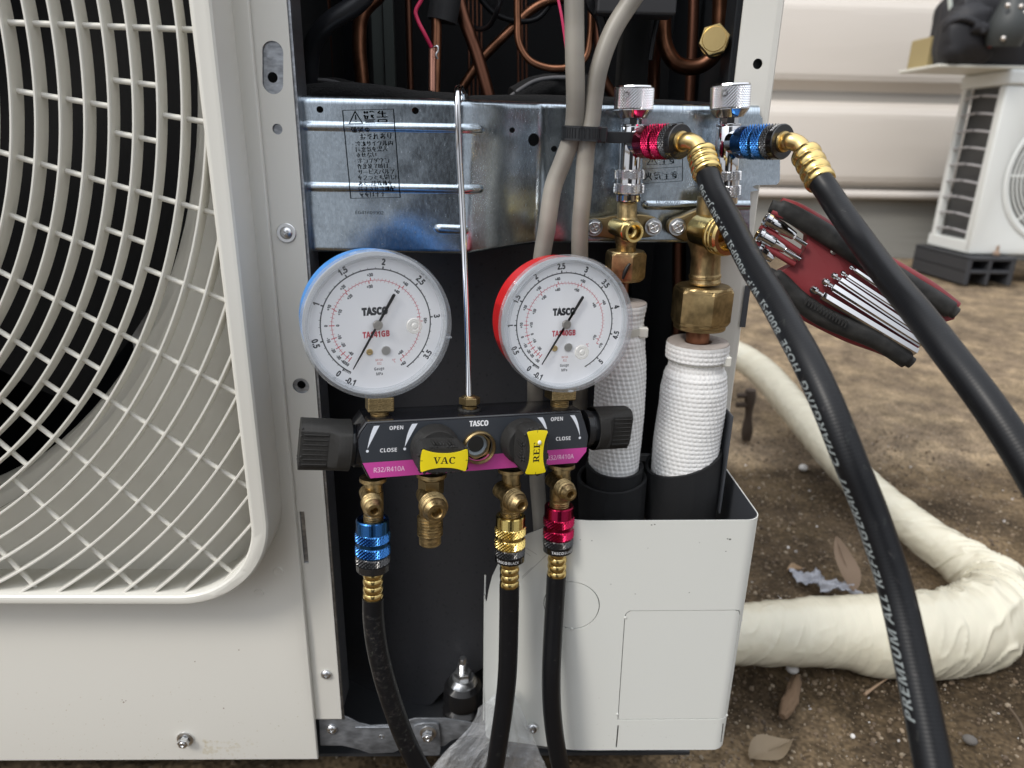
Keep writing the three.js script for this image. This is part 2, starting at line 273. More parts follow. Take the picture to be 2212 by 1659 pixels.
// --- cabinet walls: sides, top, back, base pan, partition
{
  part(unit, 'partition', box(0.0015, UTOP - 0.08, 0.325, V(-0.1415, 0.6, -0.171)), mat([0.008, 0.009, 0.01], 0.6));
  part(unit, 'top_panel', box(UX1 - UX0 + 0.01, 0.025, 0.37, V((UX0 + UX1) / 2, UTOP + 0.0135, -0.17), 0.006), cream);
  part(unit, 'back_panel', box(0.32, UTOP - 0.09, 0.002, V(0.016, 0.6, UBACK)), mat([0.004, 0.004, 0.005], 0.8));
  part(unit, 'left_side_panel', box(0.002, UTOP - UBOT, 0.32, V(UX0 - 0.0012, (UTOP + UBOT) / 2, -0.165)), cream);
  // right side panel: flat side, a chamfered corner and a flange facing the front
  const rows = [], prof = [[0.0, -0.0], [0.0205, 0], [0.0242, -0.0008], [0.0258, -0.0035], [0.026, -0.29]], y0 = 0.095;
  for (const y of [y0, UTOP - 0.001]) rows.push(prof.map(([x, z]) => V(UX1 - 0.026 + x, y, SIDEZ + z)));
  const ho = A(1637, 138, SIDEZ), hs = [A(1612, 700, SIDEZ)];
  const fl = poly([[UX1 - 0.0265, y0], [UX1 - 0.0055, y0], [UX1 - 0.0055, UTOP - 0.001], [UX1 - 0.0265, UTOP - 0.001]]);
  fl.holes.push(circle(ho.x, ho.y, 0.0031));
  const side = part(unit, 'right_side_panel', [prism(fl, 0.0012).translate(0, 0, SIDEZ), toCreasedNormals(skin(prof.slice(1).map(([x, z]) => [V(UX1 - 0.026 + x, y0, SIDEZ + z), V(UX1 - 0.026 + x, UTOP - 0.001, SIDEZ + z)])), 0.6)], cream);
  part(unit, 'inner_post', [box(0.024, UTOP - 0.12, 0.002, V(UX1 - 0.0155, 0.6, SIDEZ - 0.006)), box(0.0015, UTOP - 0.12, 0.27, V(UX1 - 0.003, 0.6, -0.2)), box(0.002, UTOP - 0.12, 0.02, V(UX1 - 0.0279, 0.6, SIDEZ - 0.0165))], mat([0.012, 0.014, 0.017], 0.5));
  { const c = A(1608, 625, SIDEZ); part(side, 'slot', box(0.004, 0.03, 0.0008, V(c.x + 0.002, c.y - 0.012, SIDEZ + 0.0006), 0.0003), greyPrimer); }
  // base pan
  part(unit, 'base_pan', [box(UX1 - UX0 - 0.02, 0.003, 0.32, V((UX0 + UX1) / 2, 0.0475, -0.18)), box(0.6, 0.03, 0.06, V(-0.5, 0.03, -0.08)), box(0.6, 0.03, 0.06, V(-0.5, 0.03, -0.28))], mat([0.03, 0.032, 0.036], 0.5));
}
// --- corner post beside the opening, with its punched holes, and the zinc strip behind it
{
  const Z = -0.0042, x0 = -0.1365, x1 = -0.1131, yb = A(725, 1553, Z).y;
  const s = poly([[x0 + 0.0002, yb], [x1, yb], [x1, UTOP - 0.002], [x0 + 0.0002, UTOP - 0.002]]);
  const o1 = A(589, 113, Z), o2 = A(589, 179, Z), rr = 0.0058;
  const oval = new THREE.Path(); oval.absarc(o1.x, o1.y, rr, 0, Math.PI); oval.absarc(o2.x, o2.y, rr, Math.PI, 2 * Math.PI); oval.closePath();
  const h1 = A(599, 279, Z), h2 = A(650, 834, Z), sl0 = A(649, 1105, Z), sl1 = A(664, 1217, Z);
  s.holes.push(oval, circle(h1.x, h1.y, 0.0029), circle(h2.x, h2.y, 0.0053), rrect(sl0.x - 0.0008, sl1.y, sl0.x + 0.0026, sl0.y, 0.0002, THREE.Path));
  const post = part(unit, 'corner_post', prism(s, 0.0011).translate(0, 0, Z), cream);
  const z = poly([[x0 - 0.004, yb - 0.002], [x1 + 0.0016, yb - 0.002], [x1 + 0.0016, UTOP - 0.01], [x0 - 0.004, UTOP - 0.01]]);
  const c1 = A(587, 166.7, Z), c2 = A(649, 833, Z);
  z.holes.push(circle(c1.x, c1.y, 0.0028), circle(c2.x + 0.0002, c2.y, 0.0027));
  part(unit, 'zinc_strip', [prism(z, 0.0012).translate(0, 0, Z - 0.0016), box(0.0012, UTOP - 0.13, 0.02, V(x1 + 0.001, (UTOP - 0.01 + yb) / 2, Z - 0.0135))], galv);
}
// --- cross-head screws: one is cut, the rest are copies
let screwProto = null;
function screw(parent, c, r, washer = 0, turn = 0) {
  if (!screwProto) {
    const head = turned([[0, -0.1], [1, -0.1], [1, 0.05], [0.93, 0.22], [0.75, 0.4], [0.45, 0.53], [0, 0.57]], V(0, 0, 0), V(0, 0, 1), 40, V(0, 1, 0), 0.9);
    const ev = new Evaluator(); ev.useGroups = false; ev.attributes = ['position', 'normal', 'uv'];
    let b = new Brush(mergeVertices(head)); b.updateMatrixWorld();
    for (const k of [0, 1]) { const c2 = new Brush(new THREE.BoxGeometry(k ? 0.17 : 0.86, k ? 0.86 : 0.17, 0.6).translate(0, 0, 0.62)); c2.updateMatrixWorld(); b = ev.evaluate(b, c2, SUBTRACTION); }
    const c3 = new Brush(new THREE.ConeGeometry(0.28, 0.5, 8).rotateX(-Math.PI / 2).translate(0, 0, 0.4)); c3.updateMatrixWorld(); b = ev.evaluate(b, c3, SUBTRACTION);
    screwProto = M(b.geometry);
  }
  const g = screwProto.clone().rotateZ(turn).scale(r, r, r).translate(c.x, c.y, c.z + r * 0.1);
  return part(parent, 'screw', washer ? [g, turned([[0, 0], [washer, 0], [washer, 0.0006], [washer * 0.95, 0.0009], [r, 0.0009]], c, V(0, 0, 1), 36)] : g, zinc);
}
screw(unit, A(619, 503, -0.004), 0.0037, 0.0057, 0.5);
screw(unit, A(705, 1456, -0.0042), 0.0041, 0, 0.3);

const lipZinc = mat([0.62, 0.63, 0.64], 0.38, { metalness: 0.55, map: rep(galvMap, 6) });
// --- front lip of the base pan below the opening
{
  const Z = -0.0065, top = [[688, 1540], [735, 1542], [775, 1562], [800, 1568], [840, 1566], [880, 1557], [895, 1552], [960, 1552], [1010, 1560], [1070, 1572], [1150, 1575], [1190, 1575]], bot = [[1190, 1618], [1100, 1612], [1050, 1596], [1010, 1590], [975, 1600], [960, 1612], [900, 1612], [870, 1617], [850, 1626], [800, 1628], [770, 1618], [740, 1611], [692, 1611]];
  const pts = [...top, ...bot].map(([u, v]) => { const p = A(u, v, Z); return [p.x, p.y]; });
  const lipGeo = prism(poly(pts), 0.0012, 0.0003).translate(0, 0, Z);
  const lip = part(unit, 'base_lip', [lipGeo, ...[[768, 845]].map(([a, b]) => sweep([A(a, 1571, Z + 0.0003), A(b, 1571, Z + 0.0003)], 0.0009, { n: 2, m: 10 }))], lipZinc);
  const pl = [[893, 1566], [918, 1558], [948, 1561], [950, 1625], [895, 1622]].map(([u, v]) => { const p = A(u, v, Z); return [p.x, p.y]; });
  const bp = part(unit, 'foot_bracket', prism(smoothPoly(pl, 0.25, 6), 0.0018, 0.0004).translate(0, 0, Z + 0.0022), lipZinc);
  hexBolt(bp, A(925, 1582, Z + 0.0024), 0.0044);
  screw(lip, A(716.7, 1574, Z), 0.0042, 0, 0.3);
  part(lip, 'punched_hole', turned([[0.0021, 0], [0.0017, 0.0004], [0.0013, 0.0002]], A(824, 1591, Z), V(0, 0, 1), 16), zinc);
}
// --- black sound jacket round the compressor, its rubber foot and bolt
{
  const fn = (u, v) => A(u, v, -0.085), rows = [];
  const cx = -0.03, rc = 0.16, cz = -0.228;
  for (let j = 0; j <= 50; j++) {
    const row = [], y = lerp(0.049, 0.515, j / 50);
    for (let i = 0; i <= 60; i++) { const a = lerp(-1.25, 1.25, i / 60), k = 0.0022 * (fbm(i * 0.11, j * 0.09, 3, 3) - 0.5) + 0.006 * (fbm(i * 0.05 + 3, j * 0.035, 8, 2) - 0.5), r = rc + k; row.push(V(cx + r * Math.sin(a), y, cz + r * Math.cos(a))); }
    rows.push(row);
  }
  const g = skin(rows, (i, j) => [i / 60, j / 50]);
  const sc = canvasTex(1024, 1024, (c, w, h) => {
    c.fillStyle = '#6a6b6e'; c.fillRect(0, 0, w, h); const r = rng(21);
    for (let i = 0; i < 9000; i++) { const k = r(); c.fillStyle = k < 0.5 ? 'rgba(30,31,33,.25)' : 'rgba(150,150,150,.12)'; c.beginPath(); c.arc(r() * w, r() * h, 0.6 + 1.6 * r(), 0, 7); c.fill(); }
    for (let i = 0; i < 120; i++) { const x = r() * w, y = r() * h, a = -0.5 + r() * 1.2, l = 10 + 60 * r() * r(); c.strokeStyle = `rgba(200,195,190,${0.05 + 0.2 * r() * r()})`; c.lineWidth = 0.6 + r(); c.beginPath(); c.moveTo(x, y); c.lineTo(x + l * Math.cos(a), y + l * Math.sin(a)); c.stroke(); }
  });
  // the lower right corner of the jacket is cut away round the foot: rows end on a slanted line
  const p = g.attributes.position, cut = (u, v) => AP(u, v, V(cx, 0, cz + rc), V(0, 0, 1));
  const c0 = cut(905, 1560), c1 = cut(958, 1492), c2 = cut(1050, 1440), c3 = cut(1130, 1405);
  for (let i = 0; i < p.count; i++) { const x = p.getX(i), y = p.getY(i); if (p.getZ(i) < -0.2) continue; const lim = x < c0.x ? 0 : x < c1.x ? lerp(c0.y, c1.y, (x - c0.x) / (c1.x - c0.x)) : x < c2.x ? lerp(c1.y, c2.y, (x - c1.x) / (c2.x - c1.x)) : lerp(c2.y, c3.y, (x - c2.x) / (c3.x - c2.x)); if (y < lim) p.setY(i, lim); }
  g.computeVertexNormals();
  part(unit, 'sound_jacket', g, mat([0.26, 0.265, 0.285], 0.46, { map: sc, bumpMap: rep(grain, 6), bumpScale: 0.0001 }));
  const B = A(1000, 1478, -0.05), up = V(0, 1, 0), foot = part(unit, 'rubber_foot', turned([[0, 0.006], [0.012, 0.006], [0.0155, 0.002], [0.0165, -0.004], [0.0165, -0.012], [0.0135, -0.0145], [0.0135, -0.017], [0.0175, -0.02], [0.0175, -0.027], [0.017, -0.033], [0.019, -0.068], [0, -0.068]], V(B.x, B.y - 0.003, B.z), up, 40), mat([0.012, 0.012, 0.013], 0.3));
  part(foot, 'washer', turned([[0.0, 0.005], [0.0085, 0.005], [0.0118, 0.0015], [0.0122, 0.0002], [0.0115, 0]], V(B.x, B.y + 0.003, B.z), up, 36), zinc);
  part(foot, 'foot_nut', [hex(0.0074, 0.006, V(B.x, B.y + 0.0078, B.z), up, V(0.2, 0, 1), 0.0007), turned([[0.0095, 0], [0.009, 0.0009], [0, 0.001]], V(B.x, B.y + 0.0075, B.z), up, 30)], zinc);
  part(foot, 'stud', [thread(0.0041, 0.0085, V(B.x, B.y + 0.0135, B.z), up, 7, 0.0004), turned([[0.0032, 0], [0.0032, 0.004], [0.0026, 0.0052], [0, 0.0048]], V(B.x, B.y + 0.0218, B.z), up, 24)], zinc);
}
// --- pipework in the dark above the bracket
function pipe(name, pts, r, m, o) { return part(unit, name, sweep(pts.map((q) => A(...q)), r, { m: 18, n: pts.length * 10, ...o }), m); }
pipe('copper_pipe', [[870, -120, -0.16], [825, -20, -0.15], [783, 30, -0.15], [776, 90, -0.15], [783, 180, -0.15], [788, 260, -0.15]], 0.0052, copper);
pipe('copper_pipe', [[942, -60, -0.085], [943, 45, -0.085], [942, 130, -0.085], [940, 212, -0.085], [939, 280, -0.085]], 0.0033, copper);
pipe('copper_pipe', [[985, -30, -0.1], [1000, 33, -0.1], [1028, 110, -0.1], [1056, 208, -0.1], [1070, 270, -0.1]], 0.0044, copperDull);
pipe('copper_pipe', [[1222, -4, -0.17], [1180, 4, -0.17], [1144, 24, -0.17], [1095, 72, -0.17], [1043, 125, -0.17], [1000, 187, -0.17], [970, 240, -0.17]], 0.0036, copper);
pipe('copper_pipe', [[1118, -60, -0.085], [1118, 40, -0.085], [1121, 92, -0.085], [1142, 128, -0.085], [1178, 145, -0.085], [1222, 146, -0.085], [1262, 128, -0.085], [1275, 80, -0.085], [1277, -40, -0.085]], 0.00235, copper);
pipe('copper_pipe', [[1433, -60, -0.13], [1433, 30, -0.13], [1437, 98, -0.13], [1463, 138, -0.13], [1510, 143, -0.13], [1548, 110, -0.13], [1555, 40, -0.13], [1556, -60, -0.13]], 0.0055, copper);
pipe('copper_pipe', [[1415, 90, -0.15], [1412, 190, -0.15], [1410, 300, -0.15]], 0.0045, copperDull);
pipe('copper_pipe', [[1468, 500, -0.12], [1466, 660, -0.12], [1462, 800, -0.12]], 0.0052, copperDull);
pipe('copper_pipe', [[1352, 480, -0.1], [1352, 560, -0.1]], 0.003, copperDull);
pipe('copper_pipe', [[1290, -60, -0.2], [1292, 60, -0.2], [1300, 160, -0.2], [1330, 215, -0.2]], 0.004, copperDull);
pipe('copper_pipe', [[700, -60, -0.24], [705, 80, -0.24], [712, 230, -0.24]], 0.0045, copperDull);
pipe('copper_pipe', [[880, -60, -0.27], [884, 80, -0.27], [888, 240, -0.27]], 0.003, copperDull);
pipe('copper_pipe', [[1500, -60, -0.22], [1497, 60, -0.22], [1488, 250, -0.22]], 0.0045, copperDull);
pipe('lead_wire', [[1090, -60, -0.06], [1075, 20, -0.07], [1050, 60, -0.09], [1010, 50, -0.11], [990, -30, -0.12]], 0.0016, rubber);
pipe('lead_wire', [[1000, -60, -0.15], [1070, 30, -0.16], [1160, 40, -0.17], [1215, -40, -0.17]], 0.002, rubber);
for (let i = 0; i < 7; i++) pipe('coil_tube', [[1012 + i * 9 + (i > 3 ? 70 : 0), -40, -0.26], [1014 + i * 9 + (i > 3 ? 70 : 0), 230, -0.26]], 0.0011, copperDull, { n: 2, m: 8 });
{
  const clip = part(unit, 'sensor_sleeve', [turned([[0, 0], [0.0024, 0], [0.0024, 0.0255], [0, 0.0255]].map(([r, h]) => [r, h]), A(934, 196, -0.075), V(0.02, 1, 0), 24), turned([[0, 0], [0.0014, 0], [0.0014, 0.002]], A(936, 203, -0.075), V(0, 1, 0), 16)], metal([0.75, 0.38, 0.28], 0.4));
  part(clip, 'spring_clip', sweep([A(938, 101, -0.071), A(945, 100, -0.07), A(946, 110, -0.07), A(942, 118, -0.07), A(945, 127, -0.071)], 0.0007, { m: 8, n: 24 }), zinc);
}
const redWire = mat([0.5, 0.02, 0.08], 0.45), pinkWire = mat([0.62, 0.05, 0.14], 0.45);
pipe('lead_wire', [[925, -40, -0.07], [910, 0, -0.07], [898, 24, -0.07], [902, 42, -0.07], [918, 74, -0.07], [932, 102, -0.073]], 0.00125, redWire);
pipe('lead_wire', [[1196, -40, -0.06], [1206, 0, -0.06], [1214, 40, -0.06], [1224, 110, -0.062]], 0.0009, pinkWire);
pipe('lead_wire', [[645, -40, -0.04], [633, 4, -0.04], [621, 60, -0.045], [623, 110, -0.05], [628, 155, -0.05], [636, 200, -0.055]], 0.0013, mat([0.5, 0.5, 0.47], 0.5));
pipe('lead_wire', [[1262, -30, -0.07], [1276, 10, -0.07], [1296, 40, -0.075], [1306, 90, -0.08]], 0.0032, rubber);
pipe('lead_wire', [[1447, -20, -0.09], [1424, 30, -0.09], [1412, 80, -0.09], [1404, 130, -0.09]], 0.0018, rubber);
pipe('cable_sheath', [[815, -60, -0.06], [780, 0, -0.06], [712, 48, -0.06], [680, 86, -0.065], [671, 120, -0.07], [668, 215, -0.08]], 0.0058, mat([0.012, 0.013, 0.016], 0.4));
pipe('foam_sleeve', [[978, -90, -0.088], [966, -20, -0.088], [955, 46, -0.088]], 0.0098, foamBlack);
part(unit, 'foam_block', box(0.019, 0.075, 0.03, A(1376, 112, -0.1).add(V(0, 0, -0.015)), 0.004), felt);
part(unit, 'terminal_bracket', box(0.05, 0.05, 0.02, A(1375, -60, -0.07), 0.002), mat([0.02, 0.02, 0.022], 0.5));
part(unit, 'rear_stay', [box(0.009, 0.3, 0.003, A(817, 100, -0.22)), box(0.008, 0.3, 0.006, A(842, 100, -0.218))], mat([0.05, 0.06, 0.055], 0.55));
{ // felt edges of the sound jacket that show above the bracket
  const lump = (pts, r) => sweep(pts.map((q) => A(...q)), (t, a, s) => r * (0.85 + 0.3 * fbm(t * 9, a * 1.5, r * 900, 3)), { m: 18, n: 60 });
  part(unit, 'felt_edge', [lump([[615, 208, -0.045], [720, 196, -0.05], [800, 200, -0.055], [900, 214, -0.06], [1010, 222, -0.06]], 0.0052), lump([[1000, 226, -0.06], [1110, 222, -0.066], [1230, 224, -0.066], [1420, 232, -0.07], [1560, 240, -0.07]], 0.005)], felt);
  part(unit, 'felt_flap', [lump([[1110, 214, -0.08], [1160, 190, -0.085], [1220, 184, -0.09], [1290, 188, -0.09]], 0.008), lump([[660, 196, -0.085], [720, 188, -0.09], [790, 205, -0.09]], 0.006)], felt);
  const trim = mat([0.1, 0.1, 0.105], 0.7);
  part(unit, 'felt_trim', [sweep([[1098, 212, -0.075], [1125, 192, -0.075], [1155, 175, -0.078], [1190, 168, -0.08], [1232, 167, -0.08]].map((q) => A(...q)), 0.0013, { m: 10, n: 30 }), sweep([[665, 172, -0.075], [705, 174, -0.075], [745, 184, -0.075], [775, 200, -0.075]].map((q) => A(...q)), 0.0013, { m: 10, n: 30 })], trim);
}
{ // brass cap nut of the charging stub, facing out of the dark
  const c = A(1543, 84, -0.06), d = V(-0.28, 0.05, 1).normalize();
  const cap = part(unit, 'cap_nut', [hex(0.0097, 0.0085, c.clone().addScaledVector(d, -0.0085), d, V(0.25, 1, 0), 0.0009, 0.5), turned([[0, 0.0006], [0.0071, 0.0005], [0.0076, -0.0002], [0.0078, -0.0015]], c, d, 40), turned([[0.0088, -0.003], [0.0088, 0], [0, 0]], c.clone().addScaledVector(d, -0.0085), d, 30)], brass);
  part(cap, 'stub', turned([[0.0055, -0.03], [0.0055, 0]], c.clone().addScaledVector(d, -0.008), d, 24), mat([0.012, 0.012, 0.013], 0.6));
}
// ================================================================== ZINC VALVE BRACKET, VALVES AND PIPE COVER (parts of the unit)
const GLYPH = { // strokes on a 10 x 10 square, x then y
  警: '0141 1012 3032 1304 0444 1416 3436 1636 6051 6091 8365 6386 0797 1888 2919 7979 1999', 告: '3012 2282 5055 0595 1719 1787 8789 1989', 破: '0141 3005 1449 1848 4446 5191 5159 7074 5494 9469 6599', 裂: '0151 2103 1343 4355 6164 8084 0595 3699 5619 1696',
  の: '5248 4815 1532 3262 6285 8567 6759', お: '0353 3039 3909 0716 1666 6686 8659 7193', そ: '1181 8114 1484 8456 5648 4879', れ: '2029 0343 4309 4262 6268 6889', あ: '1282 4038 7328 2816 1665 6587 8769', り: '2026 2637 7075 7559',
  冷: '0123 0827 6034 6094 5373 4585 8566 6679', 凍: '0112 0828 3292 6069 4383 4387 8487 4585 4787 6739 6799', サ: '0393 3036 7077 7749', イ: '8114 5259', ク: '3114 2282 8259', ル: '3035 3509 6069 6996', 内: '1219 1292 9299 5054 5428 5487',
  に: '1019 1917 4282 4685 4587 8798', 空: '5052 1213 1292 9293 3246 6265 6585 2787 5759 0999', 気: '3013 2191 3383 1464 8486 8699 2669 6629', を: '1272 4015 1564 6467 8434 3459 5989', 混: '0112 0314 0819 4090 4054 9094 4292 4484 3639 3749 6669 6998', 入: '5054 5409 5499',
  さ: '1383 4177 7715 1559', せ: '0484 2028 2888 6166', な: '1252 4016 7193 6567 6739 3969 7698', い: '1016 1638 7177', ポ: '0393 5059 2618 8697 8182', ン: '1133 2989 8993', プ: '1282 8259 9091', ダ: '3114 2272 7249 3466 8091 9092', ウ: '5052 1214 1282 8258 5849',
  作: '3014 2329 5044 4293 6269 6595 6898', 業: '3032 6062 1131 0494 2383 1686 5459 0899 5909', 終: '2012 1244 4414 3349 1629 6043 5182 8247 5586 6768 5899', 了: '1181 8154 5458 5838', 時: '0131 0108 3138 0434 0838 5191 6064 4494 4696 7579 5768', は: '1019 4383 7078 7847 4788', '、': '1829',
  ー: '0595', ビ: '2028 2888 2483 8091 9092', ス: '1171 7109 4599', バ: '3209 6298 8091 9092', ブ: '1282 8249 8090 9192', '2': '1231 3151 5173 7319 1989', つ: '0363 6385 8567 6739', と: '2143 8334 3416 1689', も: '4036 3689 8986 1363 1565', 閉: '0029 0040 0242 5090 5292 9099 5052 2575 5359 5528', じ: '3037 3769 6996 7182 8192', た: '0353 2019 5383 5689',
  圧: '1191 1109 6069 3595 2999', 縮: '2012 1234 3404 2349 4191 4143 6064 5494 6579 6599 6797', 機: '0343 2029 2346 5059 5199 7079 4595 6387 8399', 停: '2003 1319 6062 4191 4383 4585 3696 6769', 止: '5059 5494 2329 0999', 媒: '2016 0343 4209 1648 4292 5056 8086 5373 5686 7069 7439 7499', 配: '0040 0343 0309 4349 0949 1016 3036 5090 9094 5494 5459 5999', 管: '2012 6051 1343 0393 2444 2479 2474 7446 2666 2989', ず: '0383 5056 5637 5749 8091 9091', す: '0383 5056 5637 5749',
  注: '0122 0414 0929 6171 3393 6369 4686 3999', 意: '5051 1181 3243 0393 2474 2478 7478 2676 2878 0919 4959', 火: '5054 5409 5499 2135 8175',
};
function glyphs(g, text, put, size, lw) {                    // put(x, y) in label units -> canvas
  let x = 0; g.lineWidth = lw; g.lineCap = 'butt';
  for (const ch of text) {
    for (const st of (GLYPH[ch] || '').split(' ')) { if (!st) continue; g.beginPath(); for (let i = 0; i < st.length; i += 2) { const q = put(x + (+st[i]) / 10 * size * 0.98, (+st[i + 1]) / 10 * size); i ? g.lineTo(...q) : g.moveTo(...q); } g.stroke(); }
    if (ch === '・') { const q = put(x + size * 0.5, size * 0.5); g.beginPath(); g.arc(...q, lw * 0.8, 0, 7); g.fill(); }
    x += size * (ch === '、' ? 0.55 : 1.04);
  }
}
const BK = (() => {                                          // the bracket's plan: front, slanted, set back
  const z0 = -0.014, z2 = -0.05, p = [A(612, 380, z0), A(1008, 380, z0), A(1166, 380, z2), V(0.196, 0, z2)].map((q) => V(q.x, 0, q.z));
  const L = [0]; for (let i = 1; i < 4; i++) L.push(L[i - 1] + p[i].distanceTo(p[i - 1]));
  const raw = (s) => { s = clamp(s, 0, L[3]); let i = 0; while (i < 2 && s > L[i + 1]) i++; return p[i].clone().lerp(p[i + 1], (s - L[i]) / (L[i + 1] - L[i])); };
  const pos = (s) => { const q = V(0, 0, 0); for (let k = -3; k <= 3; k++) q.add(raw(s + k * 0.0013)); return q.divideScalar(7); };
  const hit = (u, v) => { const i = u < 1008 ? 0 : u < 1166 ? 1 : 2, d = p[i + 1].clone().sub(p[i]).normalize(), n = V(-d.z, 0, d.x), q = AP(u, v, p[i], n); return [L[i] + q.clone().setY(0).sub(p[i]).dot(d), q.y]; };
  const along = (list) => { const k = list.map((q) => hit(...q)); return (s) => { let i = 0; while (i < k.length - 2 && s > k[i + 1][0]) i++; return lerp(k[i][1], k[i + 1][1], clamp((s - k[i][0]) / (k[i + 1][0] - k[i][0]), -0.5, 1.5)); }; };
  const top = along([[625, 221], [1000, 231], [1170, 235], [1640, 247]]), bot = along([[640, 534], [1000, 540], [1170, 517], [1640, 517]]);
  return { L, pos, hit, top, bot, S: L[3] };
})();
const bkUV = (u, v) => { const [s, y] = BK.hit(u, v); return [s / BK.S, (y - BK.bot(s)) / (BK.top(s) - BK.bot(s))]; };
{
  const W = 2048, H = 1024, pt = (u, v) => { const [a, b] = bkUV(u, v); return [a * W, (1 - b) * H]; };
  const map = canvasTex(W, H, (g) => {
    const im = g.createImageData(W, H), d = im.data;
    for (let j = 0; j < H; j++) for (let i = 0; i < W; i++) { const f = 0.4 * noise(i * 0.12, j * 0.06, 4) + 0.6 * noise(i * 0.4, j * 0.05, 9) + 0.2 * noise(i * 0.03, j * 0.03, 2), v = 190 + 30 * (f - 0.6), k = (j * W + i) * 4; d[k] = v * 0.97; d[k + 1] = v * 1.03; d[k + 2] = v * 1.08; d[k + 3] = 255; }
    g.putImageData(im, 0, 0);
    g.strokeStyle = g.fillStyle = '#050608';
    // the warning notice, in its own units: 0..111 across, 0..190 down
    const q = [[740, 238.5], [850, 235.5], [864.5, 426.5], [758, 428.5]];
    const lab = (x, y) => { const a = x / 111, b = y / 190; return pt(lerp(lerp(q[0][0], q[1][0], a), lerp(q[3][0], q[2][0], a), b), lerp(lerp(q[0][1], q[1][1], a), lerp(q[3][1], q[2][1], a), b)); };
    const line = (...p) => { g.beginPath(); p.forEach((r, i) => (i ? g.lineTo(...lab(...r)) : g.moveTo(...lab(...r)))); g.stroke(); };
    g.lineWidth = 3.2; line([0, 0], [111, 0], [111, 190], [0, 190], [0, 0]); line([0, 31], [111, 31]);
    g.lineWidth = 4; line([12, 29], [27, 3], [41, 29], [12, 29]); line([27, 10], [27, 21]); line([27, 24], [27, 26]);
    const row = (t, x, y, s, lw) => glyphs(g, t, (a, b) => lab(x + a, y + b), s, lw);
    row('警告', 45, 3, 27, 5.4); row('破裂の', 15, 36, 14, 3.1); row('おそれあり', 33, 51, 14, 3.1);
    [['・冷凍サイクル内', 10], ['に空気を混入', 21], ['させない', 21], ['・ポンプダウン', 11], ['作業終了時は、', 21], ['サービスバルブ', 21], ['を2つとも閉じた', 20], ['あと、圧縮機を', 20], ['停止させ冷媒配', 20], ['管をはずす', 20]].forEach(([t, x], i) => row(t, x, 67.5 + i * 12.2, 11.4, 2.6));
    const word = (t, u, v, h, w) => { const a = pt(u, v), b = pt(u + w, v + w * 0.02), c = pt(u, v - h); g.save(); g.setTransform((b[0] - a[0]) / w, (b[1] - a[1]) / w, (a[0] - c[0]) / h, (a[1] - c[1]) / h, a[0], a[1]); g.font = `${h * 1.36}px sans-serif`; const k = g.measureText(t).width; g.scale(w / k, 1); g.fillText(t, 0, 0); g.restore(); };
    word('EG41609902', 767, 462, 7, 62);
    // the second notice, by the valves
    const R2 = (u, v) => pt(u, v), seg = (...p) => { g.beginPath(); p.forEach((r, i) => (i ? g.lineTo(...R2(...r)) : g.moveTo(...R2(...r)))); g.stroke(); };
    g.lineWidth = 2.6; seg([1380, 276], [1475, 264], [1474, 391], [1380, 397]); seg([1378, 366], [1474, 360]);
    g.lineWidth = 3; seg([1398, 356], [1409, 339], [1420, 355], [1398, 356]); seg([1409, 344], [1409, 350]);
    glyphs(g, '注意', (a, b) => R2(1424 + a, 339 + b - a * 0.03), 18, 4); glyphs(g, '火気注意', (a, b) => R2(1392 + a, 373 + b - a * 0.045), 18, 4);
    word('EB10400701', 1416, 439, 7, 53);
  });
  const alpha = canvasTex(W, H, (g) => {
    g.fillStyle = '#fff'; g.fillRect(0, 0, W, H); g.fillStyle = '#000';
    const hole = (u, v, rx, ry = rx) => { const c = pt(u, v), e = pt(u + rx, v), f = pt(u, v + ry); g.beginPath(); g.ellipse(c[0], c[1], Math.abs(e[0] - c[0]), Math.abs(f[1] - c[1]), 0, 0, 7); g.fill(); };
    hole(691, 236.5, 7.5); hole(897, 239, 7.5); hole(1106.5, 281, 6); hole(1153, 302, 11.5, 14); hole(1197, 321.5, 6.5); hole(1360, 470, 26, 14);
    g.beginPath(); [[1830, 180], [1830, 292], [1648, 292], [1647, 256], [1641, 247], [1632, 243.5], [1632, 180]].forEach((p, i) => (i ? g.lineTo(...pt(...p)) : g.moveTo(...pt(...p)))); g.fill();
    g.beginPath(); [[1830, 291], [1685, 291], [1685, 383], [1684, 392], [1678, 399], [1632, 400], [1625, 404], [1640, 411], [1621, 414], [1617, 560], [1830, 560]].forEach((p, i) => (i ? g.lineTo(...pt(...p)) : g.moveTo(...pt(...p)))); g.fill();
  }, false);
  const rough = tex(256, 256, (x, y) => 0.22 + 0.12 * (fbm(x * 90, y * 16, 2, 3, 90, 16) - 0.4), false);
  const bm = metal([1, 1, 1], 1, { map, alphaMap: alpha, alphaTest: 0.5, roughnessMap: rep(rough, 4, 2), bumpMap: rep(clouds, 5, 2), bumpScale: 0.00005 });
  const beads = [[660, 272, 1036, 279, 0.0023, 0.0019], [670, 403, 1036, 408, 0.0023, 0.0019], [950, 494, 1003, 496, 0.0025, 0.0019], [1398, 443, 1625, 443, 0.0026, 0.0019]].map(([a, b, c, d, r, h]) => [...BK.hit(a, b), ...BK.hit(c, d), r, h]);
  const NS = 300, NT = 150, rows = [];
  const lift = (s, y) => { let m = 0; for (const [s0, y0, s1, y1, r, h] of beads) { const t = clamp((s - s0) / (s1 - s0), 0, 1), e = Math.hypot(s - lerp(s0, s1, t), y - lerp(y0, y1, t)) / r; if (e < 1.5) m = Math.max(m, h * (e < 1 ? Math.sqrt(1 - e * e * 0.75) - 0.5 : 0) * 1.15); } return m + 0.0005 * (fbm(s * 45, y * 60, 3, 2) - 0.5); };
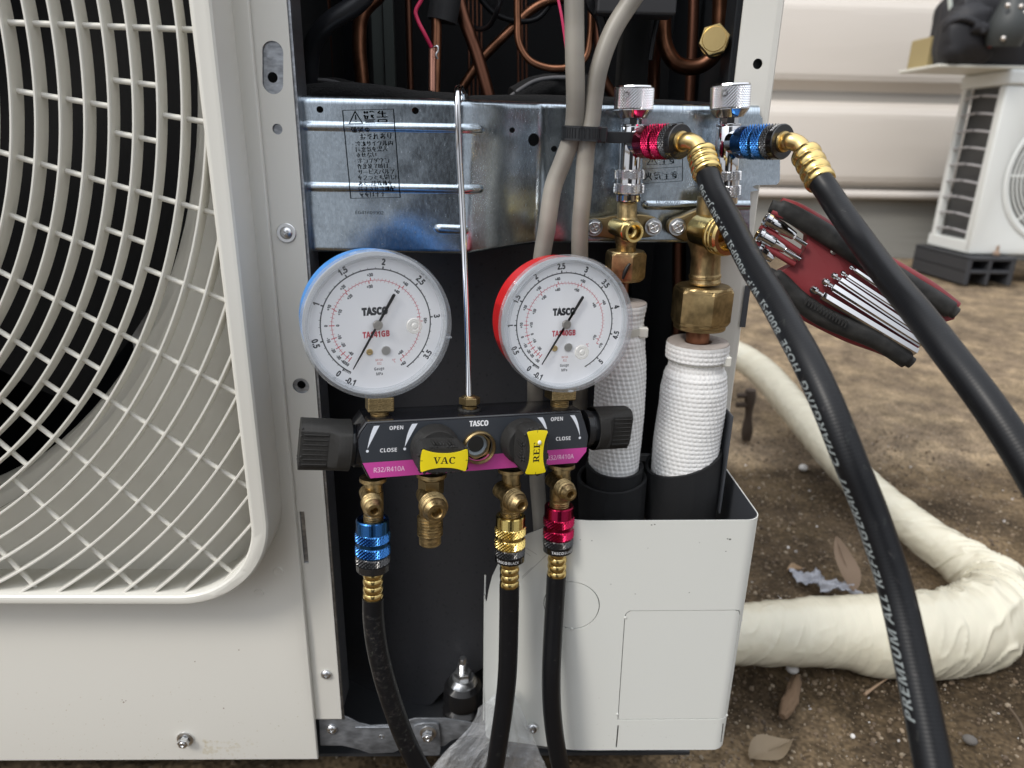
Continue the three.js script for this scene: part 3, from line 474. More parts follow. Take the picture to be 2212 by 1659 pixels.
  for (let j = -9; j <= NT + 12; j++) {
    const row = [];
    for (let i = 0; i <= NS; i++) {
      const s = i / NS * BK.S, t = clamp(j / NT, 0, 1), q = BK.pos(s), e = BK.pos(s + 0.002).sub(BK.pos(s - 0.002)).normalize(), n = V(-e.z, 0, e.x), y = lerp(BK.bot(s), BK.top(s), t);
      let off = lift(s, y), yy = y; const rt = s > BK.L[2] + 0.06 ? 0.0055 : 0.0042, rb = 0.003;
      if (j > NT) { const k = Math.min(1, (j - NT) / 8) * Math.PI / 2; off -= rt * (1 - Math.cos(k)) + Math.max(0, j - NT - 8) * 0.002; yy += rt * Math.sin(k); }
      if (j < 0) { const k = Math.min(1, -j / 6) * Math.PI / 2; off -= rb * (1 - Math.cos(k)) + Math.max(0, -j - 6) * 0.002; yy -= rb * Math.sin(k); }
      row.push(V(q.x + n.x * off, yy, q.z + n.z * off));
    }
    rows.push(row);
  }
  part(unit, 'valve_bracket', skin(rows, (i, j) => [i / NS, clamp((j - 9) / NT, 0.0005, 0.9995)]), bm);
}
// a turned piece laid between two surveyed points; list of [share of the way, half width in picture units]
function spun(a, b, list, seg = 36, facing, crease) { const P = A(...a), Q = A(...b), d = Q.clone().sub(P), L = d.length(); return turned(list.map(([t, w]) => [mm(w, P.clone().lerp(Q, clamp(t, 0, 1))), t * L]), P, d, seg, facing, crease); }
// --- the two brass stop valves
{
  const Z = -0.03, body = V(0, 0, 1);
  const small = part(unit, 'stop_valve', [
    spun([1352, 545, Z], [1355, 436, Z], [[0, 0], [0, 21], [0.12, 21], [0.2, 23], [0.3, 26], [0.62, 26], [0.7, 21.5], [0.97, 21.5], [1, 20], [1, 0]]),
    prism(smoothPoly([[1275, 472], [1300, 470], [1330, 464], [1378, 462], [1412, 468], [1424, 482], [1424, 498], [1412, 509], [1380, 514], [1330, 516], [1300, 512], [1275, 511], [1266, 492]].map(([u, v]) => { const p = A(u, v, -0.04); return [p.x, p.y]; }), 0.5, 5), 0.007, 0.0015).translate(0, 0, -0.037),
  ], brassOld);
  const pd = V(0.3, -0.02, 0.95).normalize(), pc = A(1371, 502, 0.0), rp = mm(24, pc);
  const at = (h) => pc.clone().addScaledVector(pd, h);
  part(small, 'service_port', [turned([[rp * 0.8, -0.026], [rp * 0.86, -0.008], [rp * 0.86, -0.0075], [rp, -0.007], [rp, -0.0052], [rp * 0.93, -0.0045], [rp * 0.93, -0.004], [rp, -0.0034], [rp, -0.0016], [rp * 0.9, 0], [rp * 0.68, 0.0], [rp * 0.64, -0.001], [rp * 0.6, -0.005], [rp * 0.36, -0.006]], pc, pd, 48)], brassBright);
  part(small, 'valve_stem', [turned([[rp * 0.6, -0.0056], [rp * 0.3, -0.0058]], pc, pd, 32), ...[0].map(() => turned([[rp * 0.3, -0.0056], [rp * 0.27, -0.011], [0, -0.012]], pc, pd, 6))], brassOld);
  screwBolt(small, A(1283, 491, -0.035)); screwBolt(small, A(1411, 490, -0.035));
  const nz = Z, N0 = A(1348, 604, nz), N1 = A(1348, 541, nz);
  const fn = part(unit, 'flare_nut', nut(mm(44, N0), N0.distanceTo(N1), N0, V(0, 1, 0), V(0, 0, 1), 0.35), brassOld);
  part(fn, 'marker_stroke', sweep([[1345, 603], [1349, 590], [1354, 579], [1361, 569]].map(([u, v]) => A(u, v, nz + mm(41.5, N0))), (t) => 0.0007 + 0.0006 * Math.sin(Math.PI * t), { m: 8, n: 16 }).applyMatrix4(new THREE.Matrix4()), mat([0.01, 0.01, 0.01], 0.5));
  const big = part(unit, 'stop_valve', [
    spun([1522, 612, Z], [1532, 424, Z], [[0, 0], [0, 33], [0.02, 34], [0.06, 32], [0.07, 34], [0.1, 34], [0.12, 32], [0.3, 31], [0.4, 34], [0.5, 42], [0.62, 44], [0.72, 38], [0.78, 26], [1, 25], [1, 0]], 44),
    prism(smoothPoly([[1446, 474], [1470, 464], [1505, 450], [1545, 440], [1590, 450], [1600, 500], [1560, 545], [1520, 540], [1480, 520], [1456, 512], [1440, 494]].map(([u, v]) => { const p = A(u, v, -0.04); return [p.x, p.y]; }), 0.5, 5), 0.009, 0.002).translate(0, 0, -0.035),
  ], brassOld);
  const qd = V(0.36, -0.03, 0.93).normalize(), qc = A(1577, 512, 0.0), rq = mm(43, qc);
  part(big, 'service_port', turned([[rq * 0.82, -0.03], [rq * 0.86, -0.012], [rq * 0.86, -0.0115], [rq, -0.011], [rq, -0.0092], [rq * 0.95, -0.0085], [rq, -0.0078], [rq, -0.006], [rq * 0.95, -0.0053], [rq, -0.0046], [rq, -0.0018], [rq * 0.93, 0], [rq * 0.72, 0], [rq * 0.66, -0.0015], [rq * 0.62, -0.008], [rq * 0.4, -0.009], [rq * 0.35, -0.016], [0, -0.018]], qc, qd, 56), brassBright);
  screwBolt(big, A(1463, 490, -0.034));
  const M0 = A(1511, 700, Z), M1 = A(1517, 613, Z);
  part(unit, 'flare_nut', [nut(mm(64, M0), M0.distanceTo(M1) * 0.96, M0, V(0, 1, 0), V(0, 0, 1), 0.42), turned([[mm(55, M0), -0.0022], [mm(56, M0), 0.002]], M0, V(0, 1, 0), 40)], brassOld);
}
function screwBolt(parent, c) {
  const r = 0.0043;
  part(parent, 'bolt', [turned([[0, 0], [r * 1.28, 0], [r * 1.28, 0.0009], [r, 0.0012]], c, V(0, 0, 1), 30), hex(r * 1.12, 0.0034, c, V(0, 0, 1), V(0.3, 1, 0), 0.0008), put(new THREE.TorusGeometry(r * 0.78, r * 0.12, 8, 30), c.clone().add(V(0, 0, 0.0033)), V(0.01, 1, 0), V(0, 0, 1)),
    ...[0.5, 0.5 + Math.PI / 2].map((a) => new THREE.CapsuleGeometry(r * 0.16, r * 0.9, 3, 8).rotateZ(a).translate(c.x, c.y, c.z + 0.0032))], zinc);
}
// --- the cream pipe cover at the bottom right: front sheet, rounded corner, right wall, knock-outs
{
  const CF = 0.031, X1 = 0.1755, top = A(1430, 1122.5, CF).y, bot = A(1430, 1620, CF).y, rc = 0.0105, xs = X1 - rc;
  const F = (u, v) => { const p = A(u, v, CF); return [p.x, p.y]; };
  // plan of the cover from its left edge to the back of the right wall
  const xl = F(1045, 1400)[0], xk = F(1255, 1400)[0];
  const plan = [[xl, CF - 0.0115], [xk - 0.006, CF - 0.0009], [xk, CF - 0.0002], [xk + 0.006, CF], [xs, CF]];
  for (let i = 1; i <= 10; i++) { const a = i / 10 * Math.PI / 2; plan.push([xs + rc * Math.sin(a), CF - rc * (1 - Math.cos(a))]); }
  plan.push([X1, -0.02], [X1, -0.0525]);
  const len = [0]; for (let i = 1; i < plan.length; i++) len.push(len[i - 1] + Math.hypot(plan[i][0] - plan[i - 1][0], plan[i][1] - plan[i - 1][1]));
  const LT = len[len.length - 1], onPlan = (s, out = 0) => { let i = 0; while (i < plan.length - 2 && s > len[i + 1]) i++; const t = (s - len[i]) / (len[i + 1] - len[i]), dx = plan[i + 1][0] - plan[i][0], dz = plan[i + 1][1] - plan[i][1], l = Math.hypot(dx, dz); return V(lerp(plan[i][0], plan[i + 1][0], t) - dz / l * out, 0, lerp(plan[i][1], plan[i + 1][1], t) + dx / l * out); };
  // surveyed outline and cuts, as (distance along the plan, height): pieces on the rounded corner included
  const sOf = (u, v) => { let best = 0, bd = 1e9; for (let k = 0; k <= 800; k++) { const s = k / 800 * LT, q = onPlan(s), d = ray(u, v), t = (q.z - EYE.z) / d.z, x = EYE.x + d.x * t; if (s < len[14] && Math.abs(x - q.x) < bd) { bd = Math.abs(x - q.x); best = s; } } const q = onPlan(best), d = ray(u, v); return [best, EYE.y + d.y * (q.z - EYE.z) / d.z]; };
  const outline = [[1240, 1123], [1190, 1134], [1139, 1154], [1105, 1180], [1079, 1212], [1063, 1245], [1055, 1275], [1051, 1300], [1049.5, 1298], [1046, 1284], [1045, 1300], [1046, 1400], [1047, 1500], [1049, 1590], [1056, 1612], [1075, 1621], [1250, 1620.5], [1430, 1620]].map((p) => sOf(...p));
  const shape = new THREE.Shape(); shape.moveTo(...[LT, top]);
  shape.lineTo(len[4], top); outline.forEach((p) => shape.lineTo(p[0], clamp(p[1], bot, top)));
  shape.lineTo(len[14] + 0.001, bot); shape.quadraticCurveTo(len[14] + 0.006, bot, len[14] + 0.006, bot + 0.005); shape.lineTo(LT, bot + 0.012); shape.closePath();
  const ko = sOf(1235, 1308), kr = mm(61, A(1235, 1308, CF));
  shape.holes.push(circle(ko[0], ko[1], kr));
  const win = [[1334, 1555.5], [1349, 1335], [1352, 1325], [1360, 1319], [1590, 1317], [1598, 1319], [1600, 1328], [1568, 1548], [1556, 1553]].map((p) => sOf(...p));
  shape.holes.push(new THREE.Path(win.map((p) => new THREE.Vector2(...p))));
  for (const sl of [[[1334, 1567], [1337, 1567], [1333, 1615], [1330, 1615]], [[1561, 1563], [1564.5, 1562], [1559.5, 1603], [1556.5, 1604]]]) shape.holes.push(new THREE.Path(sl.map((p) => new THREE.Vector2(...sOf(...p)))));
  const bend = (g, out, face) => { const p = g.attributes.position, n = g.attributes.normal; for (let i = 0; i < p.count; i++) { const s = clamp(p.getX(i), 0, LT), q = onPlan(s, out + p.getZ(i)); p.setXYZ(i, q.x, p.getY(i), q.z); if (face) { const d = onPlan(clamp(s + 0.0012, 0, LT)).sub(onPlan(clamp(s - 0.0012, 0, LT))).normalize(); n.setXYZ(i, -d.z, 0, d.x); } } if (!face) g.computeVertexNormals(); return g; };
  const slice = (s, depth) => { // cut the flat blank into narrow strips so that it can be bent
    const g = new THREE.ShapeGeometry(s, 40); return refine(M(g), depth);
  };
  function refine(g, dz) { // split long triangles until none is wider than 2.5 mm along the plan where it bends
    let tri = []; const p = g.attributes.position; for (let i = 0; i < p.count; i += 3) tri.push([0, 1, 2].map((k) => [p.getX(i + k), p.getY(i + k)]));
    const cuts = [...len.slice(1, -1)];
    for (const c of cuts) { const next = []; for (const t of tri) { const s = t.map((q) => q[0] - c), neg = s.filter((v) => v < -1e-9).length, pos = s.filter((v) => v > 1e-9).length; if (!neg || !pos) { next.push(t); continue; }
      const side = (sgn) => { const o = []; for (let k = 0; k < 3; k++) { const a = t[k], b = t[(k + 1) % 3], sa = s[k] * sgn, sb = s[(k + 1) % 3] * sgn; if (sa >= -1e-9) o.push(a); if ((sa > 1e-9 && sb < -1e-9) || (sa < -1e-9 && sb > 1e-9)) o.push([c, lerp(a[1], b[1], sa / (sa - sb))]); } return o; };
      for (const sg of [1, -1]) { const o = side(sg); for (let k = 1; k < o.length - 1; k++) next.push([o[0], o[k], o[k + 1]]); } } tri = next; }
    const a = [], uv = []; for (const t of tri) for (const q of t) { a.push(q[0], q[1], dz); uv.push(q[0], q[1]); }
    const r = new THREE.BufferGeometry(); r.setAttribute('position', new THREE.Float32BufferAttribute(a, 3)); r.setAttribute('uv', new THREE.Float32BufferAttribute(uv, 2)); r.computeVertexNormals(); return r;
  }
  const edge = (s, d0, d1) => { const out = []; for (const ring of [s.getPoints(40), ...s.holes.map((h) => h.getPoints(60))]) { const fine = []; ring.forEach((a, i) => { const b = ring[(i + 1) % ring.length], n = Math.ceil(Math.abs(a.x - b.x) / 0.001) || 1; for (let k = 0; k < n; k++) fine.push([lerp(a.x, b.x, k / n), lerp(a.y, b.y, k / n)]); }); fine.push(fine[0]); out.push(skin([fine.map(([x, y]) => V(x, y, d0)), fine.map(([x, y]) => V(x, y, d1))])); } return M(...out); };
  const T = 0.0011, bendAll = (g, o = 0) => bend(M(g), o, false), bendFace = (g) => bend(M(g), 0, true);
  const paint = coverPaint.clone(); paint.bumpMap = null;
  paint.map = canvasTex(1024, 1024, (g, w, h) => {          // scuffs, pencil-like scratches and specks, where the photo has them
    g.fillStyle = '#fff'; g.fillRect(0, 0, w, h); const to = (u, v) => { const [s, y] = sOf(u, v); return [s / LT * w, (1 - (y - bot) / (top - bot)) * h]; }, r = rng(31);
    for (const [u, v, k] of [[1408, 1134, 2], [1414, 1133, 2], [1577, 1165, 3], [1572, 1164, 2], [1278, 1168, 1.5], [1254, 1166, 1.3], [1489, 1280, 1.5], [1568, 1191, 1.5], [1372, 1283, 1.3], [1400, 1184, 1], [1511, 1172, 1], [1320, 1262, 1.2], [1485, 1345, 1.2]]) { const [x, y] = to(u, v); g.fillStyle = 'rgba(60,58,55,.75)'; g.beginPath(); g.arc(x, y, k, 0, 7); g.fill(); }
    g.lineWidth = 1.4; for (const [a, b, c, d] of [[1128, 1178, 1160, 1198], [1124, 1185, 1146, 1201], [1128, 1250, 1182, 1197], [1128, 1246, 1150, 1225]]) { g.strokeStyle = 'rgba(90,88,85,.4)'; g.beginPath(); g.moveTo(...to(a, b)); g.lineTo(...to(c, d)); g.stroke(); }
    for (let i = 0; i < 160; i++) { g.fillStyle = `rgba(110,95,75,${0.1 + 0.25 * r()})`; const y = h * (1 - 0.35 * Math.pow(r(), 2.5)); g.beginPath(); g.arc(r() * w, y, 0.5 + 0.9 * r(), 0, 7); g.fill(); }
  });
  const face = bendFace(slice(shape, 0)); 
  { const u = face.attributes.uv; for (let i = 0; i < u.count; i++) u.setXY(i, u.getX(i) / LT, (u.getY(i) - bot) / (top - bot)); }
  const cover = part(unit, 'pipe_cover', [face, bendAll(edge(shape, 0, -T * 0.5))], paint);
  part(cover, 'inner_face', [bendFace(slice(shape, -T)), bendAll(edge(shape, -T * 0.5, -T))], greyPrimer);
  const disc = new THREE.Shape(); disc.absarc(ko[0], ko[1], kr - 0.00055, 0, 7 > 6.28 ? 2 * Math.PI : 7);
  part(cover, 'knockout', [bendFace(slice(disc, -0.0001)), bendAll(edge(disc, -0.0001, -T))], coverPaint);
  const wc = win.reduce((a, b) => [a[0] + b[0] / win.length, a[1] + b[1] / win.length], [0, 0]), sh = win.map(([x, y]) => [x + Math.sign(wc[0] - x) * 0.00055, y + Math.sign(wc[1] - y) * 0.00055]);
  const ws = poly(sh); part(cover, 'knockout', [bendFace(slice(ws, -0.0002)), bendAll(edge(ws, -0.0002, -T))], coverPaint);
  for (const [u, v] of [[1235, 1358], [1351, 1334], [1600, 1340], [1569, 1545], [1333, 1543]]) { const [s, y] = sOf(u, v), q = onPlan(s, 0.0002); part(cover, 'knockout_web', new THREE.SphereGeometry(0.0011, 8, 6).scale(1, 1, 0.35).translate(q.x, y, q.z), coverPaint); }
  { const q = F(1150, 1581); screw(cover, V(q[0], q[1], CF - 0.0035), 0.0042, 0, 0.4); }
  // left return edge, and the tab inside the right wall with its screw
  part(cover, 'return_edge', box(0.0011, A(1046, 1300, 0.02).y - A(1046, 1560, 0.02).y, 0.03, V(xl + 0.0002, (A(1046, 1300, 0.02).y + A(1046, 1560, 0.02).y) / 2, CF - 0.0275)), coverPaint);
  const t0 = A(1556, 1000, -0.04), t1 = A(1566, 1118, -0.03);
  part(cover, 'inner_tab', [box(0.0012, 0.075, 0.03, V(X1 - 0.012, 0.315, -0.028), 0.0005)], greyPrimer);
  part(cover, 'tab_screw', thread(0.0022, 0.012, V(X1 - 0.0125, A(1545, 1064, -0.02).y, -0.024), V(-1, 0, 0), 9, 0.0006), zinc);
  part(unit, 'cross_bar', box(0.06, 0.006, 0.004, A(1400, 988, -0.075), 0.001), mat([0.12, 0.125, 0.13], 0.5));
}
// ================================================================== GAUGE MANIFOLD
const MN = V(Math.sin(R(18)) * Math.cos(R(6)), Math.sin(R(6)), Math.cos(R(18)) * Math.cos(R(6)));
const MO = AD(1022, 962, 0.398);
const MX = AP(1254, 892, MO, MN).sub(AP(794, 917, MO, MN)).normalize(), MY = MN.clone().cross(MX).normalize();
const MF = new THREE.Matrix4().makeBasis(MX, MY, MN).setPosition(MO);
const ML = (u, v, h = 0) => { const p = AP(u, v, MO.clone().addScaledVector(MN, h), MN).sub(MO); return V(p.dot(MX), p.dot(MY), h); };   // survey -> manifold's own axes
const MW = (u, v, h = 0) => AP(u, v, MO.clone().addScaledVector(MN, h), MN);
const inM = (g) => g.applyMatrix4(MF);
const manifold = thing('gauge_manifold', 'black gauge manifold with a blue and a red gauge hung by a chrome hook', 'pressure gauge', MO.clone());
const plateOutline = [[794, 917], [1254, 892], [1262, 912], [1270, 942], [1266, 975], [1246, 999.5], [800, 1033], [783, 1000], [775, 972], [774, 952], [779, 938]];
{
  const o = plateOutline.map(([u, v]) => { const p = ML(u, v); return [p.x, p.y]; });
  const grow = o.map(([x, y]) => [x * 1.012, y + Math.sign(y) * 0.0012]);
  const c0 = ML(1034, 966), rs = mm(37, MW(1034, 966)), bore = (s) => { s.holes.push(circle(c0.x, c0.y, rs * 0.8)); return s; };
  part(manifold, 'manifold_block', inM(prism(bore(poly(grow)), 0.029, 0.0018).translate(0, 0, -0.0012)), blackAnod);
  const xs = o.map((p) => p[0]), ys = o.map((p) => p[1]), x0 = Math.min(...xs), x1 = Math.max(...xs), y0 = Math.min(...ys), y1 = Math.max(...ys), W = 2048, H = Math.round(2048 * (y1 - y0) / (x1 - x0));
  const face = canvasTex(W, H, (g) => {
    const to = (u, v) => { const p = ML(u, v); return [(p.x - x0) / (x1 - x0) * W, (y1 - p.y) / (y1 - y0) * H]; };
    g.fillStyle = '#33373d'; g.fillRect(0, 0, W, H);
    g.fillStyle = '#c6479a'; g.beginPath(); [[770, 1001], [1020, 984], [1272, 966], [1272, 1040], [770, 1060]].forEach((p, i) => (i ? g.lineTo(...to(...p)) : g.moveTo(...to(...p)))); g.fill();
    const word = (t, u, v, h, w, font = 'sans-serif', weight = 'bold', col = '#e6e7ea', slope = -0.058) => { const a = to(u, v), b = to(u + w, v + w * slope), c = to(u, v - h); g.save(); g.fillStyle = col; g.setTransform((b[0] - a[0]) / w, (b[1] - a[1]) / w, (a[0] - c[0]) / h, (a[1] - c[1]) / h, a[0], a[1]); g.font = `${weight} ${h * 1.37}px ${font}`; const k = g.measureText(t).width; g.scale(w / k, 1); g.fillText(t, 0, 0); g.restore(); };
    word('OPEN', 840.5, 928.5, 8.5, 31.5); word('CLOSE', 820, 977, 8.5, 38); word('R32/R410A', 806, 1021, 10.5, 68, 'sans-serif', 'normal', '#efd3e3', -0.065);
    word('OPEN', 1189, 909.5, 8.5, 27.5); word('CLOSE', 1200, 952, 8, 33); word('R32/R410A', 1181, 994, 10, 58, 'sans-serif', 'normal', '#efd3e3', -0.075);
    for (let k = 0; k < 3; k++) word('TASCO', 1013.5 + k * 0.5, 921.5 - k * 0.2, 12, 41, 'sans-serif', 'bold', '#f2f3f5', -0.05);
    const horn = (tip, ctl, c1, c2, top1, top2) => { g.fillStyle = '#e3e8f0'; g.beginPath(); g.moveTo(...to(...tip)); g.quadraticCurveTo(...to(...c1), ...to(...top1)); g.lineTo(...to(...top2)); g.quadraticCurveTo(...to(...c2), ...to(...tip)); g.fill(); };
    horn([793.5, 970], 0, [798, 940], [806, 945], [807.5, 920], [820, 919]); horn([874, 966], 0, [878, 934], [888, 938], [890, 915.5], [902, 914.5]);
    horn([1184, 941], 0, [1181, 915], [1174, 915], [1172, 901], [1160, 901.5]); horn([1252.5, 942], 0, [1251, 912], [1244, 912], [1241, 896.5], [1231, 897]);
    g.fillStyle = '#e3e8f0'; for (const q of [[793.5, 974.5], [874, 969.5], [1252.2, 945.5]]) { g.beginPath(); g.arc(...to(...q), 12, 0, 7); g.fill(); }
    const r = rng(3); for (let i = 0; i < 240; i++) { g.fillStyle = `rgba(${140 + 60 * r()},${120 + 50 * r()},${90 + 60 * r()},${0.05 + 0.2 * r() * r()})`; g.beginPath(); g.arc(r() * W, r() * H, 1 + 5 * r() * r(), 0, 7); g.fill(); }
    for (let i = 0; i < 40; i++) { g.strokeStyle = `rgba(170,170,170,${0.05 + 0.12 * r()})`; const x = r() * W, y = r() * H; g.beginPath(); g.moveTo(x, y); g.lineTo(x + 40 * (r() - 0.5), y + 60 * (r() - 0.5)); g.stroke(); }
  });
  const pg = prism(bore(poly(o)), 0.0008).translate(0, 0, 0.0002), p = pg.attributes.position, uv = pg.attributes.uv; for (let i = 0; i < p.count; i++) uv.setXY(i, (p.getX(i) - x0) / (x1 - x0), (p.getY(i) - y0) / (y1 - y0));
  part(manifold, 'name_plate', inM(pg), mat([1, 1, 1], 0.35, { map: face }));
  // sight glass: a brass ring, a hex socket and the dark window in it
  const c = MW(1034, 966, 0.0005), r = mm(37, c), f = (a, m, cr) => turned(a, c, MN, 48, V(0, 1, 0), cr);
  const sg = part(manifold, 'sight_glass_ring', [f([[r * 0.84, -0.004], [r * 0.84, 0.0016], [r * 0.92, 0.003], [r, 0.0018], [r, -0.0005]])], brassOld);
  const hexRing = ngon(6, r * 0.86, 0.3), hole = new THREE.Path(); hole.absarc(0, 0, r * 0.66, 0, 2 * Math.PI); hexRing.holes.push(hole);
  part(sg, 'hex_socket', [put(prism(hexRing, 0.002, 0.0003).rotateX(-Math.PI / 2), c.clone().addScaledVector(MN, -0.0022), MN, V(0, 1, 0)), f([[r * 0.66, -0.0022], [r * 0.64, -0.007]])], brassOld);
  part(sg, 'gasket', f([[r * 0.65, -0.005], [r * 0.5, -0.0056], [r * 0.5, -0.008]]), mat([0.35, 0.42, 0.48], 0.4));
  part(sg, 'window', f([[r * 0.66, -0.0064], [0, -0.0064]]), mat([0.03, 0.032, 0.03], 0.12));
}
// --- knobs
function barKnob(name, P, dir, up, size, labelText, turn) {   // round skirt and a waisted grip, like the ones in the photo
  const s = size, F = frame(P, dir, up), skirt = turned([[0, 0], [s * 1.0, 0], [s * 1.0, s * 0.25], [s * 0.93, s * 0.62], [s * 0.86, s * 0.74], [0, s * 0.78]], V(0, 0, 0), V(0, 1, 0), 44);
  const rows = [], n = 56, lv = [[0.3, 1], [0.62, 1], [0.8, 0.985], [1.5, 0.97], [1.62, 0.955], [1.68, 0.9], [1.69, 0.0]];
  for (const [h, k] of lv) { const row = []; for (let i = 0; i <= n; i++) { const a = i / n * 2 * Math.PI, x = Math.cos(a), z = Math.sin(a), bl = sstep(0.35, 0.95, h), end = 1.06, w = lerp(0.93, 0.54 + 0.24 * Math.pow(Math.abs(x), 3), bl); row.push(V(x * s * k * lerp(0.93, end, bl), h * s, Math.sign(z) * Math.pow(Math.abs(z), lerp(1, 0.55, bl)) * s * k * w)); } rows.push(row); }
  const ribs = []; for (const sd of [-1, 1]) for (let i = -3; i <= 3; i++) ribs.push(new THREE.CapsuleGeometry(s * 0.035, s * 0.6, 3, 8).translate(i * s * 0.125, s * 1.15, sd * s * (0.54 + 0.012 * Math.abs(i))));
  const nick = []; const r = rng(Math.round(P.x * 1e4)); for (let i = 0; i < 26; i++) { const a = r() * 6.28, x = Math.cos(a) * s * 1.03, z = Math.sign(Math.sin(a)) * Math.pow(Math.abs(Math.sin(a)), 0.55) * s * (0.54 + 0.24 * Math.pow(Math.abs(Math.cos(a)), 3)); nick.push(new THREE.IcosahedronGeometry(s * (0.03 + 0.04 * r()), 0).translate(x * 0.985, s * (1.6 + 0.06 * r()), z * 0.985)); }
  const T = new THREE.Matrix4().makeRotationY(turn), W = (g) => g.applyMatrix4(T).applyMatrix4(F);
  const k = part(manifold, name, [W(skirt), W(toCreasedNormals(skin(rows), 0.7)), ...ribs.map(W), ...nick.map(W)], rubberDusty);
  if (labelText) {
    const pts = []; const lx = 0.84, wy = 0.37, wm = 0.29;
    for (let i = 0; i <= 20; i++) { const x = lerp(-lx, lx, i / 20); pts.push([x * s, (wm + (wy - wm + 0.08) * Math.pow(Math.abs(x / lx), 2.2)) * s]); }
    for (let i = 0; i <= 10; i++) { const a = lerp(0.95, -0.95, i / 10); pts.push([(lx + 0.1 * Math.cos(a)) * s, 0.42 * s * a / 0.95]); }
    for (let i = 20; i >= 0; i--) { const x = lerp(-lx, lx, i / 20); pts.push([x * s, -(wm + (wy - wm + 0.08) * Math.pow(Math.abs(x / lx), 2.2)) * s]); }
    for (let i = 0; i <= 10; i++) { const a = lerp(-0.95, 0.95, i / 10); pts.push([-(lx + 0.1 * Math.cos(a)) * s, 0.42 * s * a / 0.95]); }
    const t = canvasTex(512, 256, (g, w, h) => { g.fillStyle = '#e8d213'; g.fillRect(0, 0, w, h); g.fillStyle = '#0b0b0c'; g.font = 'bold 96px serif'; const m = g.measureText(labelText[0]).width; g.save(); g.translate(w / 2, h / 2 + 33); g.scale(225 / m, 1); g.fillText(labelText[0], -m / 2, 0); g.restore(); g.fillRect(8, h / 2 - 3, 30, 5); g.fillRect(w - 38, h / 2 - 3, 30, 5); const r = rng(8); for (let i = 0; i < 60; i++) { g.fillStyle = `rgba(90,80,20,${0.1 + 0.15 * r()})`; g.fillRect(r() * w, r() * h, 1 + 3 * r(), 1 + 2 * r()); } });
    const g = prism(poly(pts), s * 0.035, s * 0.008), p = g.attributes.position, uv = g.attributes.uv; for (let i = 0; i < p.count; i++) uv.setXY(i, p.getX(i) / (2 * s) + 0.5, p.getY(i) / s + 0.5);
    g.rotateX(-Math.PI / 2).translate(0, s * 1.72, 0);
    part(k, 'knob_label', W(g), mat([1, 1, 1], 0.45, { map: t }), labelText[1]);
    if (labelText[0] === 'REF') part(k, 'plaster_crumb', W(new THREE.IcosahedronGeometry(s * 0.1, 1).scale(1, 0.5, 0.8).translate(s * 0.42, s * 1.74, s * 0.1)), white);
  }
  return k;
}
{
  const k1 = MW(938, 966, 0.0006), s1 = mm(53, k1); barKnob('valve_knob', k1, MN, MY, s1, ['VAC', 'yellow label reading VAC'], Math.PI - 0.06);
  const k2 = MW(1128, 951, 0.0006), s2 = mm(50, k2); barKnob('valve_knob', k2, MN, MY, s2, ['REF', 'yellow label reading REF'], -Math.PI / 2);
  // side knobs point along the body
  for (const [c, e, r, sg] of [[[782, 962], [646, 958], 55, -1], [[1258, 926], [1352, 922], 47, 1]]) {
    const P = MW(c[0], c[1], -0.0145), Q = MW(e[0], e[1], -0.0145), d = Q.clone().sub(P), L = d.length(), s = mm(r, P);
    part(manifold, 'knob_stem', turned([[0, 0], [s * 0.86, 0], [s * 0.86, L * 0.12], [s * 0.8, L * 0.14], [s * 0.8, L * 0.3]], P, d, 40), blackPlastic);
    const rows = [], n = 64, lv = [[0.2, 0.98, 0], [0.21, 1.02, 0], [0.42, 1.0, 0], [0.5, 0.99, 0.5], [0.56, 0.98, 0.95], [0.96, 0.98, 1], [1, 0.93, 1]];
    const F = frame(P, d, V(0, 1, 0));
    for (const [t, k, bl] of lv) { const row = []; for (let i = 0; i <= n; i++) { const a = i / n * 2 * Math.PI, x = Math.sin(a), z = Math.cos(a), w = lerp(1, 0.6, bl); row.push(V(Math.sign(x) * Math.pow(Math.abs(x), lerp(1, 0.5, bl)) * s * k * w, t * L, Math.sign(z) * Math.pow(Math.abs(z), lerp(1, 0.6, bl)) * s * k)); } rows.push(row); }
    const c0 = rows[rows.length - 1].reduce((q, p) => q.add(p), V(0, 0, 0)).divideScalar(n + 1); rows.push(rows[0].map(() => c0));
    const ribs = []; for (const sd of [-1, 1]) for (let i = -3; i <= 3; i++) ribs.push(new THREE.CapsuleGeometry(s * 0.035, L * 0.36, 3, 8).translate(sd * s * 0.585, L * 0.76, i * s * 0.2));
    const r2 = rng(77 + sg), nick = []; for (let i = 0; i < 60; i++) { const a = r2() * 6.28, x = Math.sin(a), z = Math.cos(a); nick.push(new THREE.IcosahedronGeometry(s * (0.03 + 0.045 * r2() * r2()), 0).translate(Math.sign(x) * Math.pow(Math.abs(x), 0.5) * s * 0.57, L * (0.965 + 0.025 * r2()), Math.sign(z) * Math.pow(Math.abs(z), 0.6) * s * 0.94)); }
    part(manifold, 'side_knob', [toCreasedNormals(skin(rows), 0.7), ...ribs, ...nick].map((g) => M(g).applyMatrix4(F)), rubberDusty);
  }
}
